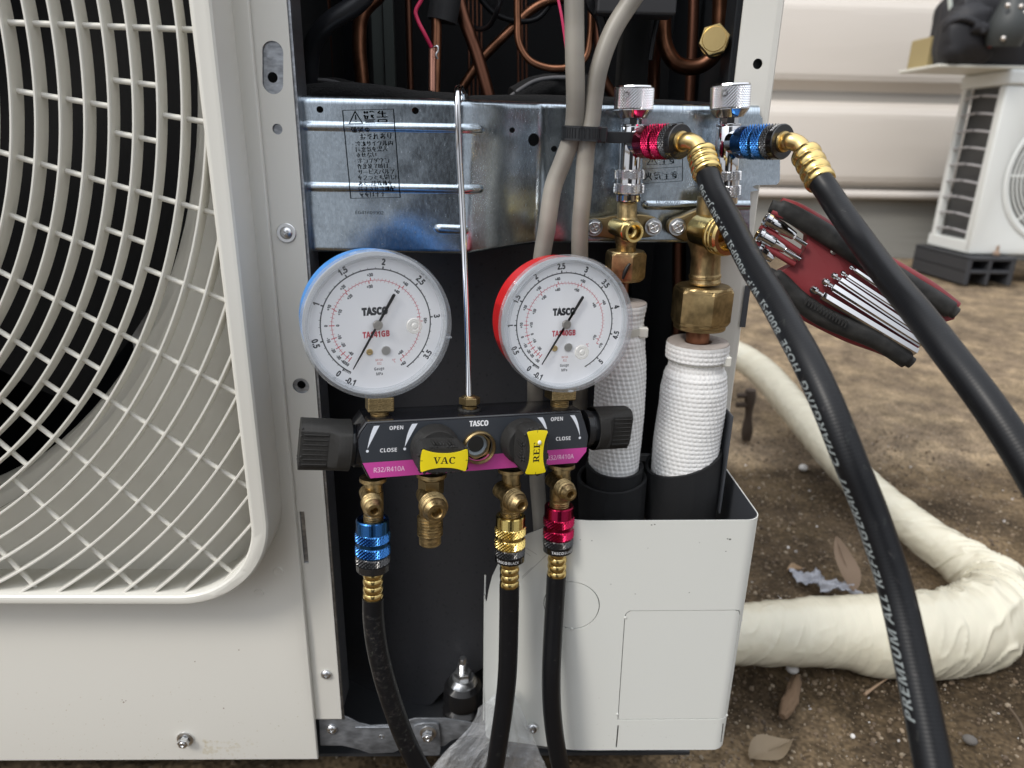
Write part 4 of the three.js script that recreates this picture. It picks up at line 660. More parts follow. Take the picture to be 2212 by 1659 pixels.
// --- hook with its gland nut
{
  const b = MW(1014, 886, -0.014);
  const base = b.clone(), n1 = MW(1014, 873, -0.014);
  const gn = part(manifold, 'gland_nut', [thread(mm(16, b), 0.0042, b.clone().addScaledVector(MY, -0.0012), MY, 4, 0.0005), hex(mm(23, n1), 0.0044, n1, MY, V(0.2, 0, 1), 0.0006), turned([[mm(15, n1), 0], [mm(12, n1), 0.0009], [mm(6, n1), 0.001]], n1.clone().addScaledVector(MY, 0.0043), MY, 30)], brassOld);
  part(gn, 'dirty_washer', sweep(Array.from({ length: 25 }, (_, i) => b.clone().addScaledVector(MX, 0.0056 * Math.cos(i / 24 * 6.2832)).addScaledVector(MN, 0.0056 * Math.sin(i / 24 * 6.2832)).addScaledVector(MY, 0.0004)), (t) => 0.0009 + 0.0008 * noise(t * 30, 2), { n: 60, m: 8, facing: MY, caps: false }), rubberDusty);
  const z1 = n1.z, pts = [[1012.5, 868, z1], [1009, 720, lerp(z1, 0.0, 0.35)], [1004, 580, lerp(z1, 0.0, 0.7)], [998, 440, 0.004], [992, 330, 0.0015], [988.5, 240, 0.001], [988, 212, -0.001]].map((q) => A(...q));
  const e = pts[pts.length - 1]; pts.push(e.clone().add(V(0, 0.0045, -0.004)), e.clone().add(V(0.001, 0.0062, -0.011)), e.clone().add(V(0.002, 0.004, -0.019)), e.clone().add(V(0.002, -0.006, -0.0225)));
  part(manifold, 'hook', sweep(pts, 0.00185, { n: 120, m: 20 }), chrome);
}
// --- ports under the block: brass column, side port with thread, and for one a capped lower thread
function port(top, bot, side, sideR, dirv, o = {}) {
  const h = -0.0145, P = MW(...top, h), Q = MW(...bot, h), d = Q.clone().sub(P), L = d.length(), w = mm(o.w || 22, P);
  const col = part(manifold, 'brass_port', [
    turned([[0, -0.001], [w * 1.3, -0.001], [w * 1.32, 0.0012], [w * 0.9, 0.0022], [w * 0.9, L * 0.28], [w * 0.98, L * 0.29], [w * 1.0, L * 0.33], [w * 1.0, L * 0.78], [w * 0.92, L * 0.82], [w * 0.92, L], [0, L]], P, d, 40),
    ...(o.hexed ? [hex(w * 1.12, L * 0.34, P.clone().addScaledVector(d, 0.1), d, V(0.2, 0, 1), 0.0005)] : []),
    thread(w * 0.98, L * 0.2, P.clone().addScaledVector(d, 0.84), d, 4, 0.0006),
  ], brassOld);
  const c = MW(...side, 0.0045), r = mm(sideR, c), dir = dirv.clone().normalize();
  part(col, 'side_port', [turned([[r * 0.8, -0.021], [r * 0.8, -0.0085], [r * 0.98, -0.008]], c, dir, 40), thread(r, 0.0062, c.clone().addScaledVector(dir, -0.0085), dir, 4, 0.0006), turned([[r * 0.98, -0.0022], [r * 0.9, -0.0016], [r * 0.86, 0], [r * 0.66, 0.0028], [r * 0.42, 0.003], [r * 0.36, 0.0022], [r * 0.3, -0.003], [0, -0.004]], c, dir, 40)], brassOld);
  if (o.capped) { const e = MW(...o.capped, h), dd = e.clone().sub(Q), l = dd.length(), ww = mm(28, Q); part(col, 'capped_thread', [thread(ww, l * 0.72, Q.clone().addScaledVector(dd, -0.08), dd, 7, 0.0008), turned([[ww * 0.86, l * 0.6], [ww * 0.86, l * 0.94], [ww * 0.72, l], [0, l]], Q, dd, 40)], brassOld); }
}
const down = MY.clone().negate();
port([806, 1034], [807, 1124], [807, 1099], 23, MN.clone().add(V(0.02, -0.1, 0)));
port([932, 1024], [929, 1118], [941, 1103], 31, MN.clone().add(V(0.02, -0.12, 0)), { w: 25, hexed: true, capped: [929, 1176] });
port([1104, 1014], [1102, 1116], [1121, 1089], 25, MN.clone().add(V(0.28, -0.14, 0)));
port([1213, 1004], [1208, 1095], [1228, 1065], 22, MN.clone().add(V(0.12, -0.1, 0)));

// --- the two gauges
function dialTexture(d) {
  return canvasTex(1024, 1024, (g, W) => {
    const k = W / 78, C = W / 2, pol = (r, a) => [C + k * r * Math.cos(R(a)), C - k * r * Math.sin(R(a))];
    g.fillStyle = '#e4e6ea'; g.fillRect(0, 0, W, W);
    const arc = (r, a0, a1, w, col) => { g.strokeStyle = col; g.lineWidth = w * k; g.beginPath(); g.arc(C, C, r * k, -R(a0), -R(a1), false); g.stroke(); };
    const tick = (r0, r1, a, w, col) => { g.strokeStyle = col; g.lineWidth = w * k; g.beginPath(); g.moveTo(...pol(r0, a)); g.lineTo(...pol(r1, a)); g.stroke(); };
    const txt = (t, r, a, size, col, o = {}) => { const q = o.xy ? [C + k * o.xy[0], C - k * o.xy[1]] : pol(r, a); g.save(); g.translate(...q); if (!o.xy) g.rotate(-R(a - 90 + (a > 186 || a < 2 ? 180 : 0))); g.fillStyle = col; g.font = `${o.bold ? 'bold ' : ''}${size * k * 1.37}px sans-serif`; const w = g.measureText(t).width; g.scale(o.w ? o.w * k / w : (o.sq || 0.78), 1); g.fillText(t, -w / 2, size * k / 2); if (o.bold > 1) { g.lineWidth = o.bold; g.strokeStyle = col; g.strokeText(t, -w / 2, size * k / 2); } g.restore(); };
    const ink = '#1d2026', red = '#b3303f', ro = 29.4;
    arc(ro, d.a[0] + d.neg, d.end, 0.62, ink);
    for (let i = 0; i < d.a.length - 1; i++) for (let j = 0; j < 5; j++) { const a = lerp(d.a[i], d.a[i + 1], j / 5); j ? tick(ro, ro + 0.9, a, 0.22, ink) : tick(ro - 0.2, ro + 1.5, a, 0.75, ink); }
    { const a = d.a[d.a.length - 1]; tick(ro - 0.2, ro + 1.5, a, 0.75, ink); const st = (d.a[0] - a) / (d.a.length - 1) / 5; for (let b = a - st; b >= d.end - 0.1; b -= st) tick(ro, ro + 0.9, b, 0.22, ink); }
    for (let j = 1; j <= 5; j++) tick(ro, ro + 1.2, d.a[0] + d.neg * j / 5, 0.4, ink);
    d.t.forEach((t, i) => t && txt(t, ro + 3.9, d.a[i] + (i ? 0 : -1.5), 3.3, ink, { bold: 3 }));
    txt('-0.1', ro + 4.6, d.a[0] + d.neg + 4, 3.3, ink, { bold: 3 });
    const ri = 23.6; arc(ri, d.o[0][1], d.o[d.o.length - 1][1], 0.26, red);
    const scale = (list, s) => { for (let i = 0; i < list.length; i++) { const [t, a] = list[i]; tick(ri, ri + s * 1.5, a, 0.45, red); if (t) txt(t, ri + s * 3, a, 1.65, '#2c2f34', { sq: 0.85, bold: 2 }); if (i < list.length - 1) { const n = Math.max(1, Math.round(Math.abs(a - list[i + 1][1]) / 5)); for (let j = 1; j < n; j++) tick(ri, ri + s * 1, lerp(a, list[i + 1][1], j / n), 0.16, red); } } };
    scale(d.o, 1); scale(d.i, -1);
    txt('TASCO', 0, 0, 3.8, ink, { xy: [-0.6, 7.1], w: 13.8, bold: 8 });
    txt(d.model, 0, 0, 3.3, red, { xy: [-0.6, -5.4], w: 14.6, bold: 3 });
    txt('R410A', 0, 0, 1.4, '#b0605f', { xy: [0.2, -19.8], sq: 0.75 }); txt('R32', 0, 0, 1.4, '#b0605f', { xy: [0.2, -21.8], sq: 0.75 });
    txt('Gauge', 0, 0, 1.7, '#45484d', { xy: [0, -24.7], sq: 0.8, bold: 1 }); txt('MPa', 0, 0, 1.7, '#45484d', { xy: [0, -27.6], sq: 0.8, bold: 1 });
    txt('°C', 0, 0, 2, red, { xy: d.c, sq: 0.7 });
  });
}
const lensMat = mat([1, 1, 1], 0.02, { transmission: 1, thickness: 0, ior: 1.49 });
const rimMat = mat([0.86, 0.88, 0.9], 0.1, { transmission: 0.86, thickness: 0, ior: 1.49 });
function gauge(cu, cv, depth, n, caseMat, d, stemAt, o) {
  const c = AD(cu, cv, depth), r = 0.0397, F = (p, s = 96, cr) => turned(p, c, n, s, V(0, 1, 0), cr);
  const g = part(manifold, 'pressure_gauge', F([[0, -o.deep], [r * 0.9, -o.deep], [r * 0.955, -o.deep + 0.0015], [r * 0.965, -0.009], [r * 0.965, -0.006], [r * 0.93, -0.006], [r * 0.93, -0.0085], [0, -0.0085]]), caseMat, o.label);
  const t = dialTexture(d), dg = new THREE.CircleGeometry(0.0368, 96); put(dg.rotateX(-Math.PI / 2), c.clone().addScaledVector(n, -0.0078), n, V(0, -1, 0)); 
  { const uv = dg.attributes.uv; for (let i = 0; i < uv.count; i++) uv.setXY(i, 0.5 + (uv.getX(i) - 0.5) * 0.0736 / 0.078, 0.5 + (uv.getY(i) - 0.5) * 0.0736 / 0.078); }
  part(g, 'dial', dg, mat([1, 1, 1], 0.5, { map: t }));
  const axX = V(0, 1, 0).addScaledVector(n, -n.y).normalize().cross(n).normalize(), axY = n.clone().cross(axX);
  const at = (x, y, h) => c.clone().addScaledVector(axX, x / 1000).addScaledVector(axY, y / 1000).addScaledVector(n, h / 1000);
  const a = R(d.needle), dir = axX.clone().multiplyScalar(Math.cos(a)).addScaledVector(axY, Math.sin(a));
  const nd = (() => { const s = poly([[-0.62, 0], [-0.55, 15], [-0.25, 27.2], [0.25, 27.2], [0.55, 15], [0.62, 0], [0.75, -9], [0.85, -18.2], [0.45, -18.8], [-0.45, -18.8], [-0.85, -18.2], [-0.75, -9]].map(([x, y]) => [x / 1000, y / 1000])); return prism(s, 0.0005, 0.0001).rotateX(-Math.PI / 2).rotateY(Math.PI); })();
  part(g, 'needle', nd.applyMatrix4(new THREE.Matrix4().makeBasis(n.clone().cross(dir).negate(), n, dir).setPosition(at(0, 0, -5.6))), blackPlastic);
  part(g, 'needle_hub', turned([[2.1, -1], [2.6, -0.8], [2.6, 0.5], [2.3, 0.9], [0.9, 0.9], [0.8, 0.6], [0, 0.5]].map(([x, y]) => [x / 1000, y / 1000]), at(0, 0, -5.2), n, 32), metal([0.42, 0.4, 0.37], 0.3));
  part(g, 'dial_rivet', turned([[1.8, 0], [1.7, 0.5], [1.1, 0.6], [0.6, 0.3], [0, 0.5]].map(([x, y]) => [x / 1000, y / 1000]), at(...o.rivet, -7.8), n, 24), brass);
  part(g, 'dial_screw', [turned([[2.45, 0], [2.45, 0.7], [2.3, 0.8], [0, 0.8]].map(([x, y]) => [x / 1000, y / 1000]), at(...o.screw, -7.8), n, 28), put(box(0.0048, 0.0001, 0.0004, V(0, 0.00083, 0)), at(...o.screw, -7.8), n, axY)], metal([0.5, 0.5, 0.49], 0.35));
  part(g, 'dial_tray', [F([[0.0366, -0.0081], [r * 0.925, -0.0079], [r * 0.93, -0.006], [r * 0.968, -0.0058], [r * 0.968, -0.0088]])], mat([0.5, 0.51, 0.53], 0.3));
  part(g, 'lens', [F([[0, -0.0006], [r * 0.89, -0.0008]])], lensMat);
  part(g, 'lens_rim', [F([[r * 0.89, -0.0008], [r * 0.9, 0.0006], [r * 0.94, 0.0009], [r * 0.985, 0.0002], [r, -0.0016], [r * 1.0, -0.0095], [r * 0.97, -0.0098]], 96, 0.35), F([[r * 0.895, -0.0072], [r * 0.915, -0.0012], [r * 0.95, -0.0014]], 96)], rimMat);
  part(g, 'lens_plug', [turned([[4.3, -0.5], [4.3, 0.4], [4.0, 0.7], [2.6, 0.7], [2.3, 0.3], [1.7, 0.3], [1.1, 1.1], [0, 1.3]].map(([x, y]) => [x / 1000, y / 1000]), at(...o.plug, 0.1), n, 36)], mat([0.85, 0.84, 0.8], 0.35, { transmission: 0.6, thickness: 0 }));
  part(g, 'lens_catch', [box(0.003, 0.002, 0.001, V(0, 0, 0), 0.0003)].map((b) => put(b, at(o.catch_[0], o.catch_[1], -0.001 * 1000 * 0.004), n, axY)), rimMat);
  // hex neck that screws into the block
  const s = MW(...stemAt, -0.0145), up = MY;
  part(g, 'gauge_neck', [thread(mm(20, s), 0.005, s.clone().addScaledVector(up, -0.003), up, 4, 0.0005), box(mm(56, s), 0.0085, mm(46, s), V(0, 0, 0), 0.001).applyMatrix4(new THREE.Matrix4().makeBasis(MX, MY, MN).setPosition(s.clone().addScaledVector(up, 0.0062)))], brassOld);
}
const gn = (az, el) => V(Math.sin(R(az)) * Math.cos(R(el)), Math.sin(R(el)), Math.cos(R(az)) * Math.cos(R(el)));
gauge(820.6, 707, 0.364, gn(20.5, 2), mat([0.045, 0.26, 0.68], 0.35), {
  a: [230.7, 193.7, 157, 119, 81, 42, 3.6, -35], t: ['0', '0.5', '1', '1.5', '2', '2.5', '3', '3.5'], neg: 8, end: -58.7, needle: 238.4, model: 'TA141GB', c: [8.3, -21],
  o: [['-50', 229.7], ['-40', 225], ['-30', 217.6], ['-20', 207.6], ['-10', 194.4], ['0', 177.7], ['+10', 156.5], ['+20', 129], ['+30', 95], ['+40', 52], ['+50', 0], ['+60', -60]],
  i: [['', 229.7], ['-40', 225], ['', 217.6], ['-20', 207.6], ['-10', 194.4], ['0', 177.7], ['+10', 157.8], ['+20', 130.8], ['+30', 97.6], ['+40', 56], ['', 6], ['+60', -54]],
}, [820, 893], { deep: 0.031, rivet: [-4.7, -14.9], screw: [4.1, -14.6], plug: [18.4, -0.6], catch_: [37.5, -8.5], label: 'gauge in a blue case, model TA141GB' });
gauge(1231, 704.5, 0.396, gn(14.5, 4.5), mat([0.62, 0.018, 0.02], 0.35), {
  a: [230.7, 205, 179, 152, 123, 95, 68, 42.3, 15, -14.4, -46], t: ['0', '0.5', '1', '1.5', '2', '2.5', '3', '3.5', '4', '4.5', '5'], neg: 7, end: -64, needle: 237.5, model: 'TA140GB', c: [14.2, -13.4],
  o: [['-50', 231], ['', 226], ['-30', 221], ['-20', 214], ['-10', 205], ['0', 194], ['+10', 179], ['+20', 157], ['+30', 128], ['+40', 101], ['+50', 67], ['+60', 26], ['+70', -32]],
  i: [['', 231], ['', 226], ['-30', 221], ['', 214], ['-10', 205], ['0', 194], ['+10', 179], ['+20', 157], ['+30', 130], ['+40', 104], ['+50', 71], ['+60', 30], ['+70', -26]],
}, [1209, 868], { deep: 0.031, rivet: [-6.2, -14.2], screw: [2.0, -13.8], plug: [7.6, -15.6], catch_: [1.5, -38.6], label: 'gauge in a red case, model TA140GB' });
// ================================================================== HOSES, ADAPTERS, CABLES, PIPES
function bandText(P, dir, r, h, text, turn = 0, facing = V(0, 0, 1)) {        // a black ring with white lettering round it
  const t = canvasTex(1024, 96, (g, w, hh) => { g.fillStyle = '#08080a'; g.fillRect(0, 0, w, hh); if (text) { g.fillStyle = '#d8d8da'; g.font = 'bold 62px sans-serif'; g.save(); g.translate(w / 2 - 118, 70); g.scale(0.72, 1); g.fillText('TASCO', 0, 0); const k = g.measureText('TASCO').width; g.font = '60px sans-serif'; g.fillText('BLACK', k + 6, 0); g.restore(); } });
  const g = new THREE.CylinderGeometry(r, r, h, 48, 1, true, turn + Math.PI, 2 * Math.PI).translate(0, h / 2, 0);
  return { g: put(g, P, dir, facing), m: mat([1, 1, 1], 0.25, { map: t, clearcoat: 0.5, clearcoatRoughness: 0.15 }) };
}
function coupler(hose, P, dir, scale, colour, o = {}) {       // smooth collar, two coloured knurls, black knurl, black band; runs from the port at P along dir
  const d = dir.clone().normalize(), L = 0.032 * scale, r = 0.0104 * scale, at = (t) => P.clone().addScaledVector(d, t * L), f = o.facing;
  const c = part(hose, 'quick_coupler', [turned([[r * 0.62, 0.05 * L], [r * 0.7, 0], [r * 0.86, 0], [r * 0.92, 0.02 * L], [r * 0.92, 0.23 * L], [r * 0.8, 0.235 * L]], P, d, 48, f), turned([[r * 0.9, 0.23 * L], [r * 0.9, 0.7 * L]], P, d, 40, f)], colour, o.label);
  const k1 = knurl(r, 0.19 * L, at(0.24), d, { around: 26, high: 3, amp: r * 0.1, facing: f }), k2 = knurl(r, 0.2 * L, at(0.49), d, { around: 26, high: 3, amp: r * 0.1, facing: f });
  part(c, 'knurled_ring', k1, colour); part(c, 'knurled_ring', k2, colour);
  part(c, 'knurled_ring', knurl(r * 0.99, 0.16 * L, at(0.7), d, { around: 26, high: 2.5, amp: r * 0.1, facing: f }), anodBlack);
  if (o.band) { const up = d.clone().negate(), b = bandText(at(0.985), up, r * 0.945, 0.125 * L, true, o.turn || 0, f); part(c, 'lettered_band', b.g, b.m); } else part(c, 'end_band', turned([[r * 0.94, 0.86 * L], [r * 0.94, 0.985 * L]], P, d, 44, f), anodBlack);
  part(c, 'end_ring', turned([[r * 0.9, 0.855 * L], [r * 0.94, 0.86 * L], [r * 0.938, 0.862 * L]], P, d, 44, f), anodBlack);
  part(c, 'end_cap', turned([[r * 0.94, 0.985 * L], [r * 0.9, L], [r * 0.45, L], [r * 0.42, 0.95 * L], [0, 0.95 * L]], P, d, 44, f), anodBlack);
  return at(1);
}
function ferrule(hose, pts, r) {                               // crimped brass sleeve: rings of bulges with dents round them
  const N = 4; return part(hose, 'ferrule', sweep(pts, (t, a) => { const q = t * N, w = Math.abs(Math.sin(Math.PI * (q % 1))), last = t > 0.97 ? 0.94 : 1; const dent = Math.pow(Math.abs(Math.cos(a * 4 + 0.3)), 6) * (1 - w) * 0.05; return r * (0.9 + 0.12 * Math.pow(w, 0.6) - dent) * last * (t < 0.03 ? 0.82 : 1); }, { n: 56, m: 48 }), brassBright);
}
const hoseText = 'PREMIUM ALL REFRIGERANT  CHARGING  HOSE  800PSI  W.P. 4000PSI  B.P. SAE J2196';
function hoseMap(L, opts) {
  return canvasTex(2048, 192, (g, w, h) => {
    g.fillStyle = '#121316'; g.fillRect(0, 0, w, h); const r = rng(opts.seed);
    for (let i = 0; i < 5000; i++) { g.fillStyle = r() < 0.5 ? 'rgba(10,10,12,.18)' : 'rgba(70,72,78,.10)'; g.fillRect(r() * w, r() * h, 1 + 4 * r(), 1 + 2 * r()); }
    if (opts.scuff) for (let i = 0; i < opts.scuff; i++) { const x = (opts.sx || 0) * w + (opts.sw || 1) * w * r(), y = r() * h; g.strokeStyle = `rgba(${150 + 30 * r()},${145 + 25 * r()},${140},${0.08 + 0.3 * r() * r()})`; g.lineWidth = 0.7 + 1.4 * r(); g.beginPath(); g.moveTo(x, y); for (let k = 0; k < 4; k++) g.lineTo(x + (r() - 0.4) * 26, y + (r() - 0.5) * 16); g.stroke(); }
    if (opts.text) { g.fillStyle = '#8f9696'; g.save(); g.translate(opts.text[0] * w, opts.text[1] * h); g.font = 'italic bold 26px sans-serif'; g.transform(1, 0, -0.2, 1, 0, 0); const k = g.measureText(hoseText).width; g.scale(opts.text[2] * w / k, 1); g.fillText(hoseText, 0, 0); g.restore(); }
  });
}
function hoseTube(hose, pts, r, o) {
  const c = curveOf(pts), L = c.getLength();
  return part(hose, 'hose_tube', sweep(pts, (t, a, s) => r * (1 + 0.0028 * Math.sin(s * 4400 + a)), { n: Math.round(L / 0.00036), m: 32, textUv: true }), mat([0.95, 0.95, 0.95], 0.38, { map: hoseMap(L, o), specularIntensity: 0.6 }));
}
const rHose = 0.00635;
{ // three hoses hanging from the manifold
  const h = -0.0145, mk = (label, p0, p1, scale, colour, o, fer, path) => {
    const P = MW(...p0, h), Q = MW(...p1, h), t = thing('charging_hose', label, 'hose', P.clone(), 'black charging hoses with coloured couplers');
    coupler(t, P, Q.clone().sub(P), scale, colour, { ...o, facing: V(0.2, 0, 1) });
    const f0 = MW(...fer[0], h), f1 = MW(...fer[1], h); ferrule(t, [f0, f1], mm(fer[2], f0));
    hoseTube(t, path.map(([u, v, z]) => (z === undefined ? MW(u, v, h) : A(u, v, z))), rHose * (o.thin || 1), o);
  };
  const zb = MW(806, 1293, h).z, zc = MW(1100, 1268, h).z, zd = MW(1202, 1244, h).z;
  mk('black hose hanging from the blue coupler below the left end of the manifold', [805, 1120], [806, 1231], 1.0, anodBlue, { seed: 1, scuff: 1100, sx: 0.35, sw: 0.6, turn: 2.4, text: null, label: 'blue coupler' }, [[806, 1231], [806, 1293], 21.5], [[806, 1290], [806.5, 1330, zb + 0.001], [814, 1395, zb + 0.003], [831, 1468, zb + 0.004], [852, 1535, zb + 0.004], [876, 1598, zb + 0.003], [908, 1662, zb + 0.002], [955, 1740, zb]]);
  mk('black hose hanging from the gold coupler below the REF knob', [1103, 1112], [1101, 1208], 0.96, anodGold, { band: true, seed: 2, scuff: 60, text: null, turn: -0.5, label: 'gold coupler' }, [[1100.5, 1208], [1100.5, 1267], 21], [[1100.3, 1264], [1099.5, 1330, zc + 0.001], [1096, 1454, zc + 0.004], [1089, 1525, zc + 0.005], [1078, 1600, zc + 0.006], [1066, 1680, zc + 0.006], [1055, 1760, zc + 0.006]]);
  mk('black hose hanging from the red coupler in front of the cream pipe cover', [1208, 1091], [1205, 1186], 0.98, anodRed, { band: true, seed: 3, scuff: 40, text: null, turn: 0, label: 'red coupler' }, [[1204, 1186], [1202.5, 1245], 20.5], [[1202, 1242], [1199, 1295, zd + 0.002], [1195, 1360, zd + 0.006], [1191, 1452, zd + 0.012], [1192, 1522, zd + 0.014], [1199, 1592, zd + 0.014], [1213, 1668, zd + 0.013], [1232, 1745, zd + 0.012]]);
}
// --- two chrome access tools screwed on the stop valves
function accessTool(label, x0, x1, axisTop, axisBot, Z, cp, cd) {
  const P = A(...axisBot, Z), Q = A(...axisTop, Z), d = Q.clone().sub(P), L = d.length();
  const t = thing('valve_core_tool', label, 'valve tool', P.clone(), 'chrome access tools on the stop valves'), S = (list, s = 44, cr) => turned(list.map(([r, h]) => [r / 1000, h * L]), P, d, s, V(0.3, 0, 1), cr);
  part(t, 'swivel_end', S([[0, 0], [7.6, 0], [7.9, 0.01], [7.9, 0.055], [6.4, 0.07], [6.4, 0.3]]), chrome);
  const kn = (r, h0, h1, a, n, mtl, name = 'knurled_collar') => part(t, name, knurl(r / 1000, (h1 - h0) * L, P.clone().addScaledVector(d, h0), d, { around: a, high: n, amp: r / 1000 * 0.15, facing: V(0.3, 0, 1) }), mtl);
  kn(9.6, 0.068, 0.165, 26, 4, satinChrome); kn(9.4, 0.195, 0.285, 26, 4, satinChrome);
  part(t, 'collar_groove', S([[8.3, 0.15], [8.3, 0.21]]), chrome);
  part(t, 'tool_body', [S([[6, 0.28], [7.2, 0.285], [7.3, 0.3], [7.3, 0.655], [6.9, 0.665], [6.0, 0.668]]), S([[5.6, 0.66], [5.6, 0.735]], 8, 0.2), S([[7.4, 0.662], [7.4, 0.675], [6.6, 0.68]])], chrome);
  const knob = part(t, 'knob', [S([[6, 0.725], [8.6, 0.73], [11.2, 0.79], [11.5, 0.795], [11.5, 0.8]]), S([[11.6, 0.985], [11.2, 0.998], [10.4, 1], [0, 1]])], satinChrome);
  part(knob, 'knurled_grip', knurl(0.0119, 0.19 * L, P.clone().addScaledVector(d, 0.797), d, { around: 40, high: 7, amp: 0.0008, facing: V(0.3, 0, 1) }), satinChrome);
  const hole = P.clone().addScaledVector(d, 0.915), hd = V(-0.55, 0, 0.83).normalize(); part(knob, 'cross_hole', turned([[0.0018, 0.0001], [0.0016, -0.0004], [0.0014, -0.003], [0, -0.003]], hole.clone().addScaledVector(hd, 0.0117), hd, 24), dark);
  // side port
  const c = P.clone().addScaledVector(d, 0.524), dir = cd.clone().normalize();
  part(t, 'side_port', turned([[0, 0.004], [7.2, 0.004], [7.4, 0.0055], [7.2, 0.0085], [5.6, 0.0095], [5.6, 0.0115], [6.4, 0.012], [6.4, 0.02]].map(([r, h]) => [r / 1000, h]), c, dir, 40), chrome);
  return c.clone().addScaledVector(dir, 0.0108);
}
const cDir = V(0.5, 0.02, 0.87).normalize(), cDir2 = V(0.46, 0.02, 0.89).normalize();
const cpA = accessTool('left chrome valve tool, carrying the red coupler', 0, 0, [1371, 186], [1357, 434], -0.027, null, cDir);
const cpB = accessTool('right chrome valve tool, carrying the blue coupler', 0, 0, [1579, 181], [1565, 440], -0.027, null, cDir2);
{ // hoses that leave the tools and come forward past the camera
  const mk = (label, cp, dir, colour, elbow, fer, path, o) => {
    const t = thing('charging_hose', label, 'hose', cp.clone(), 'black charging hoses with coloured couplers'), e = coupler(t, cp, dir, 0.98, colour, { band: o.band, turn: o.turn || 0, facing: V(-0.3, 1, 0.4), label: o.name });
    const S = (q) => AD(q[0], q[1], q[2]);
    part(t, 'elbow', [sweep([e.clone().addScaledVector(dir, -0.002), e.clone().addScaledVector(dir, 0.003), ...elbow.map(S)], (k) => 0.0046 + 0.0006 * Math.exp(-k * 30), { n: 40, m: 28 }), turned([[0.0046, 0], [0.0058, 0.0002], [0.0056, 0.0014], [0.0046, 0.0018]], e, dir, 32)], brass);
    ferrule(t, fer.map(S), 0.0079);
    hoseTube(t, path.map(S), rHose, o);
  };
  mk('black lettered hose running down the picture from the red coupler', cpA, cDir, anodRed, [[1486, 304.5, 0.3855], [1503, 312, 0.384], [1515.5, 331, 0.383]], [[1513.5, 326, 0.3835], [1520, 348, 0.381], [1529, 378, 0.376]],
    [[1527, 372, 0.377], [1538, 405, 0.371], [1558, 445, 0.362], [1580, 486, 0.351], [1626, 574.5, 0.328], [1670, 646, 0.311], [1708, 714, 0.297], [1747, 786, 0.285], [1787, 872, 0.276], [1833, 987, 0.27], [1886, 1121, 0.268], [1934, 1271, 0.264], [1966.6, 1412, 0.257], [2017, 1660, 0.243], [2040, 1800, 0.235]],
    { seed: 5, scuff: 150, sx: 0.0, sw: 1, text: [0.105, 0.34, 0.86], name: 'red coupler' });
  mk('black hose running off to the right from the blue coupler', cpB, cDir2, anodBlue, [[1706, 304.5, 0.386], [1725, 312, 0.384], [1739.5, 332, 0.3825]], [[1737.5, 328, 0.383], [1750, 350, 0.379], [1775, 397, 0.371]],
    [[1772, 391, 0.37], [1788, 414, 0.367], [1816, 457, 0.359], [1865.5, 526, 0.345], [1922, 603, 0.323], [1982, 676, 0.302], [2050, 764, 0.285], [2115, 848, 0.273], [2180, 942, 0.264], [2260, 1075, 0.255], [2330, 1220, 0.25]],
    { seed: 6, scuff: 90, text: null, band: true, turn: 0.2, name: 'blue coupler' });
}
// --- grey cables and the black tie round them
const cableMat = mat([1, 1, 1], 0.45, { map: tex(256, 512, (x, y) => { const f = fbm(x * 6, y * 40, 3, 4, 6, 40), g = fbm(x * 20, y * 12, 8, 3, 20, 12), v = 0.55 + 0.26 * (f - 0.5) - (g > 0.55 ? (g - 0.55) * 1.2 : 0); return [v, v * 0.965, v * 0.9]; }) });
const cable = (label, pts, r) => { const P = pts.map((q) => A(...q)); return solo('grey_cable', label, 'cable', sweep(P, (t, a) => r * (1.02 - 0.09 * Math.pow(Math.abs(Math.cos(a + 0.5)), 8) + 0.05 * Math.cos(2 * a)), { n: 120, m: 32 }), cableMat, P[0].clone().lerp(P[P.length - 1], 0.5), 'grey cables tied together'); };
cable('left grey cable of the tied pair, bending left behind the red gauge', [[1238, -90, -0.012], [1240, 0, -0.012], [1241.5, 119, -0.012], [1243, 223, -0.014], [1240, 272, -0.016], [1232, 306, -0.017], [1213, 356, -0.018], [1195.5, 402, -0.018], [1181, 494, -0.018], [1170, 560, -0.02], [1160, 700, -0.03], [1156, 850, -0.035], [1160, 1031, -0.035], [1168, 1140, -0.03], [1176, 1300, -0.02]], 0.0057);
cable('right grey cable of the tied pair, running straight down behind the red gauge', [[1430, -90, -0.02], [1365, 0, -0.02], [1323, 68, -0.018], [1293.6, 149, -0.016], [1281.7, 223, -0.016], [1276, 270, -0.016], [1268, 306.5, -0.016], [1259.5, 417, -0.018], [1253, 494, -0.02], [1253, 620, -0.03], [1255, 800, -0.04], [1250, 950, -0.05]], 0.0055);
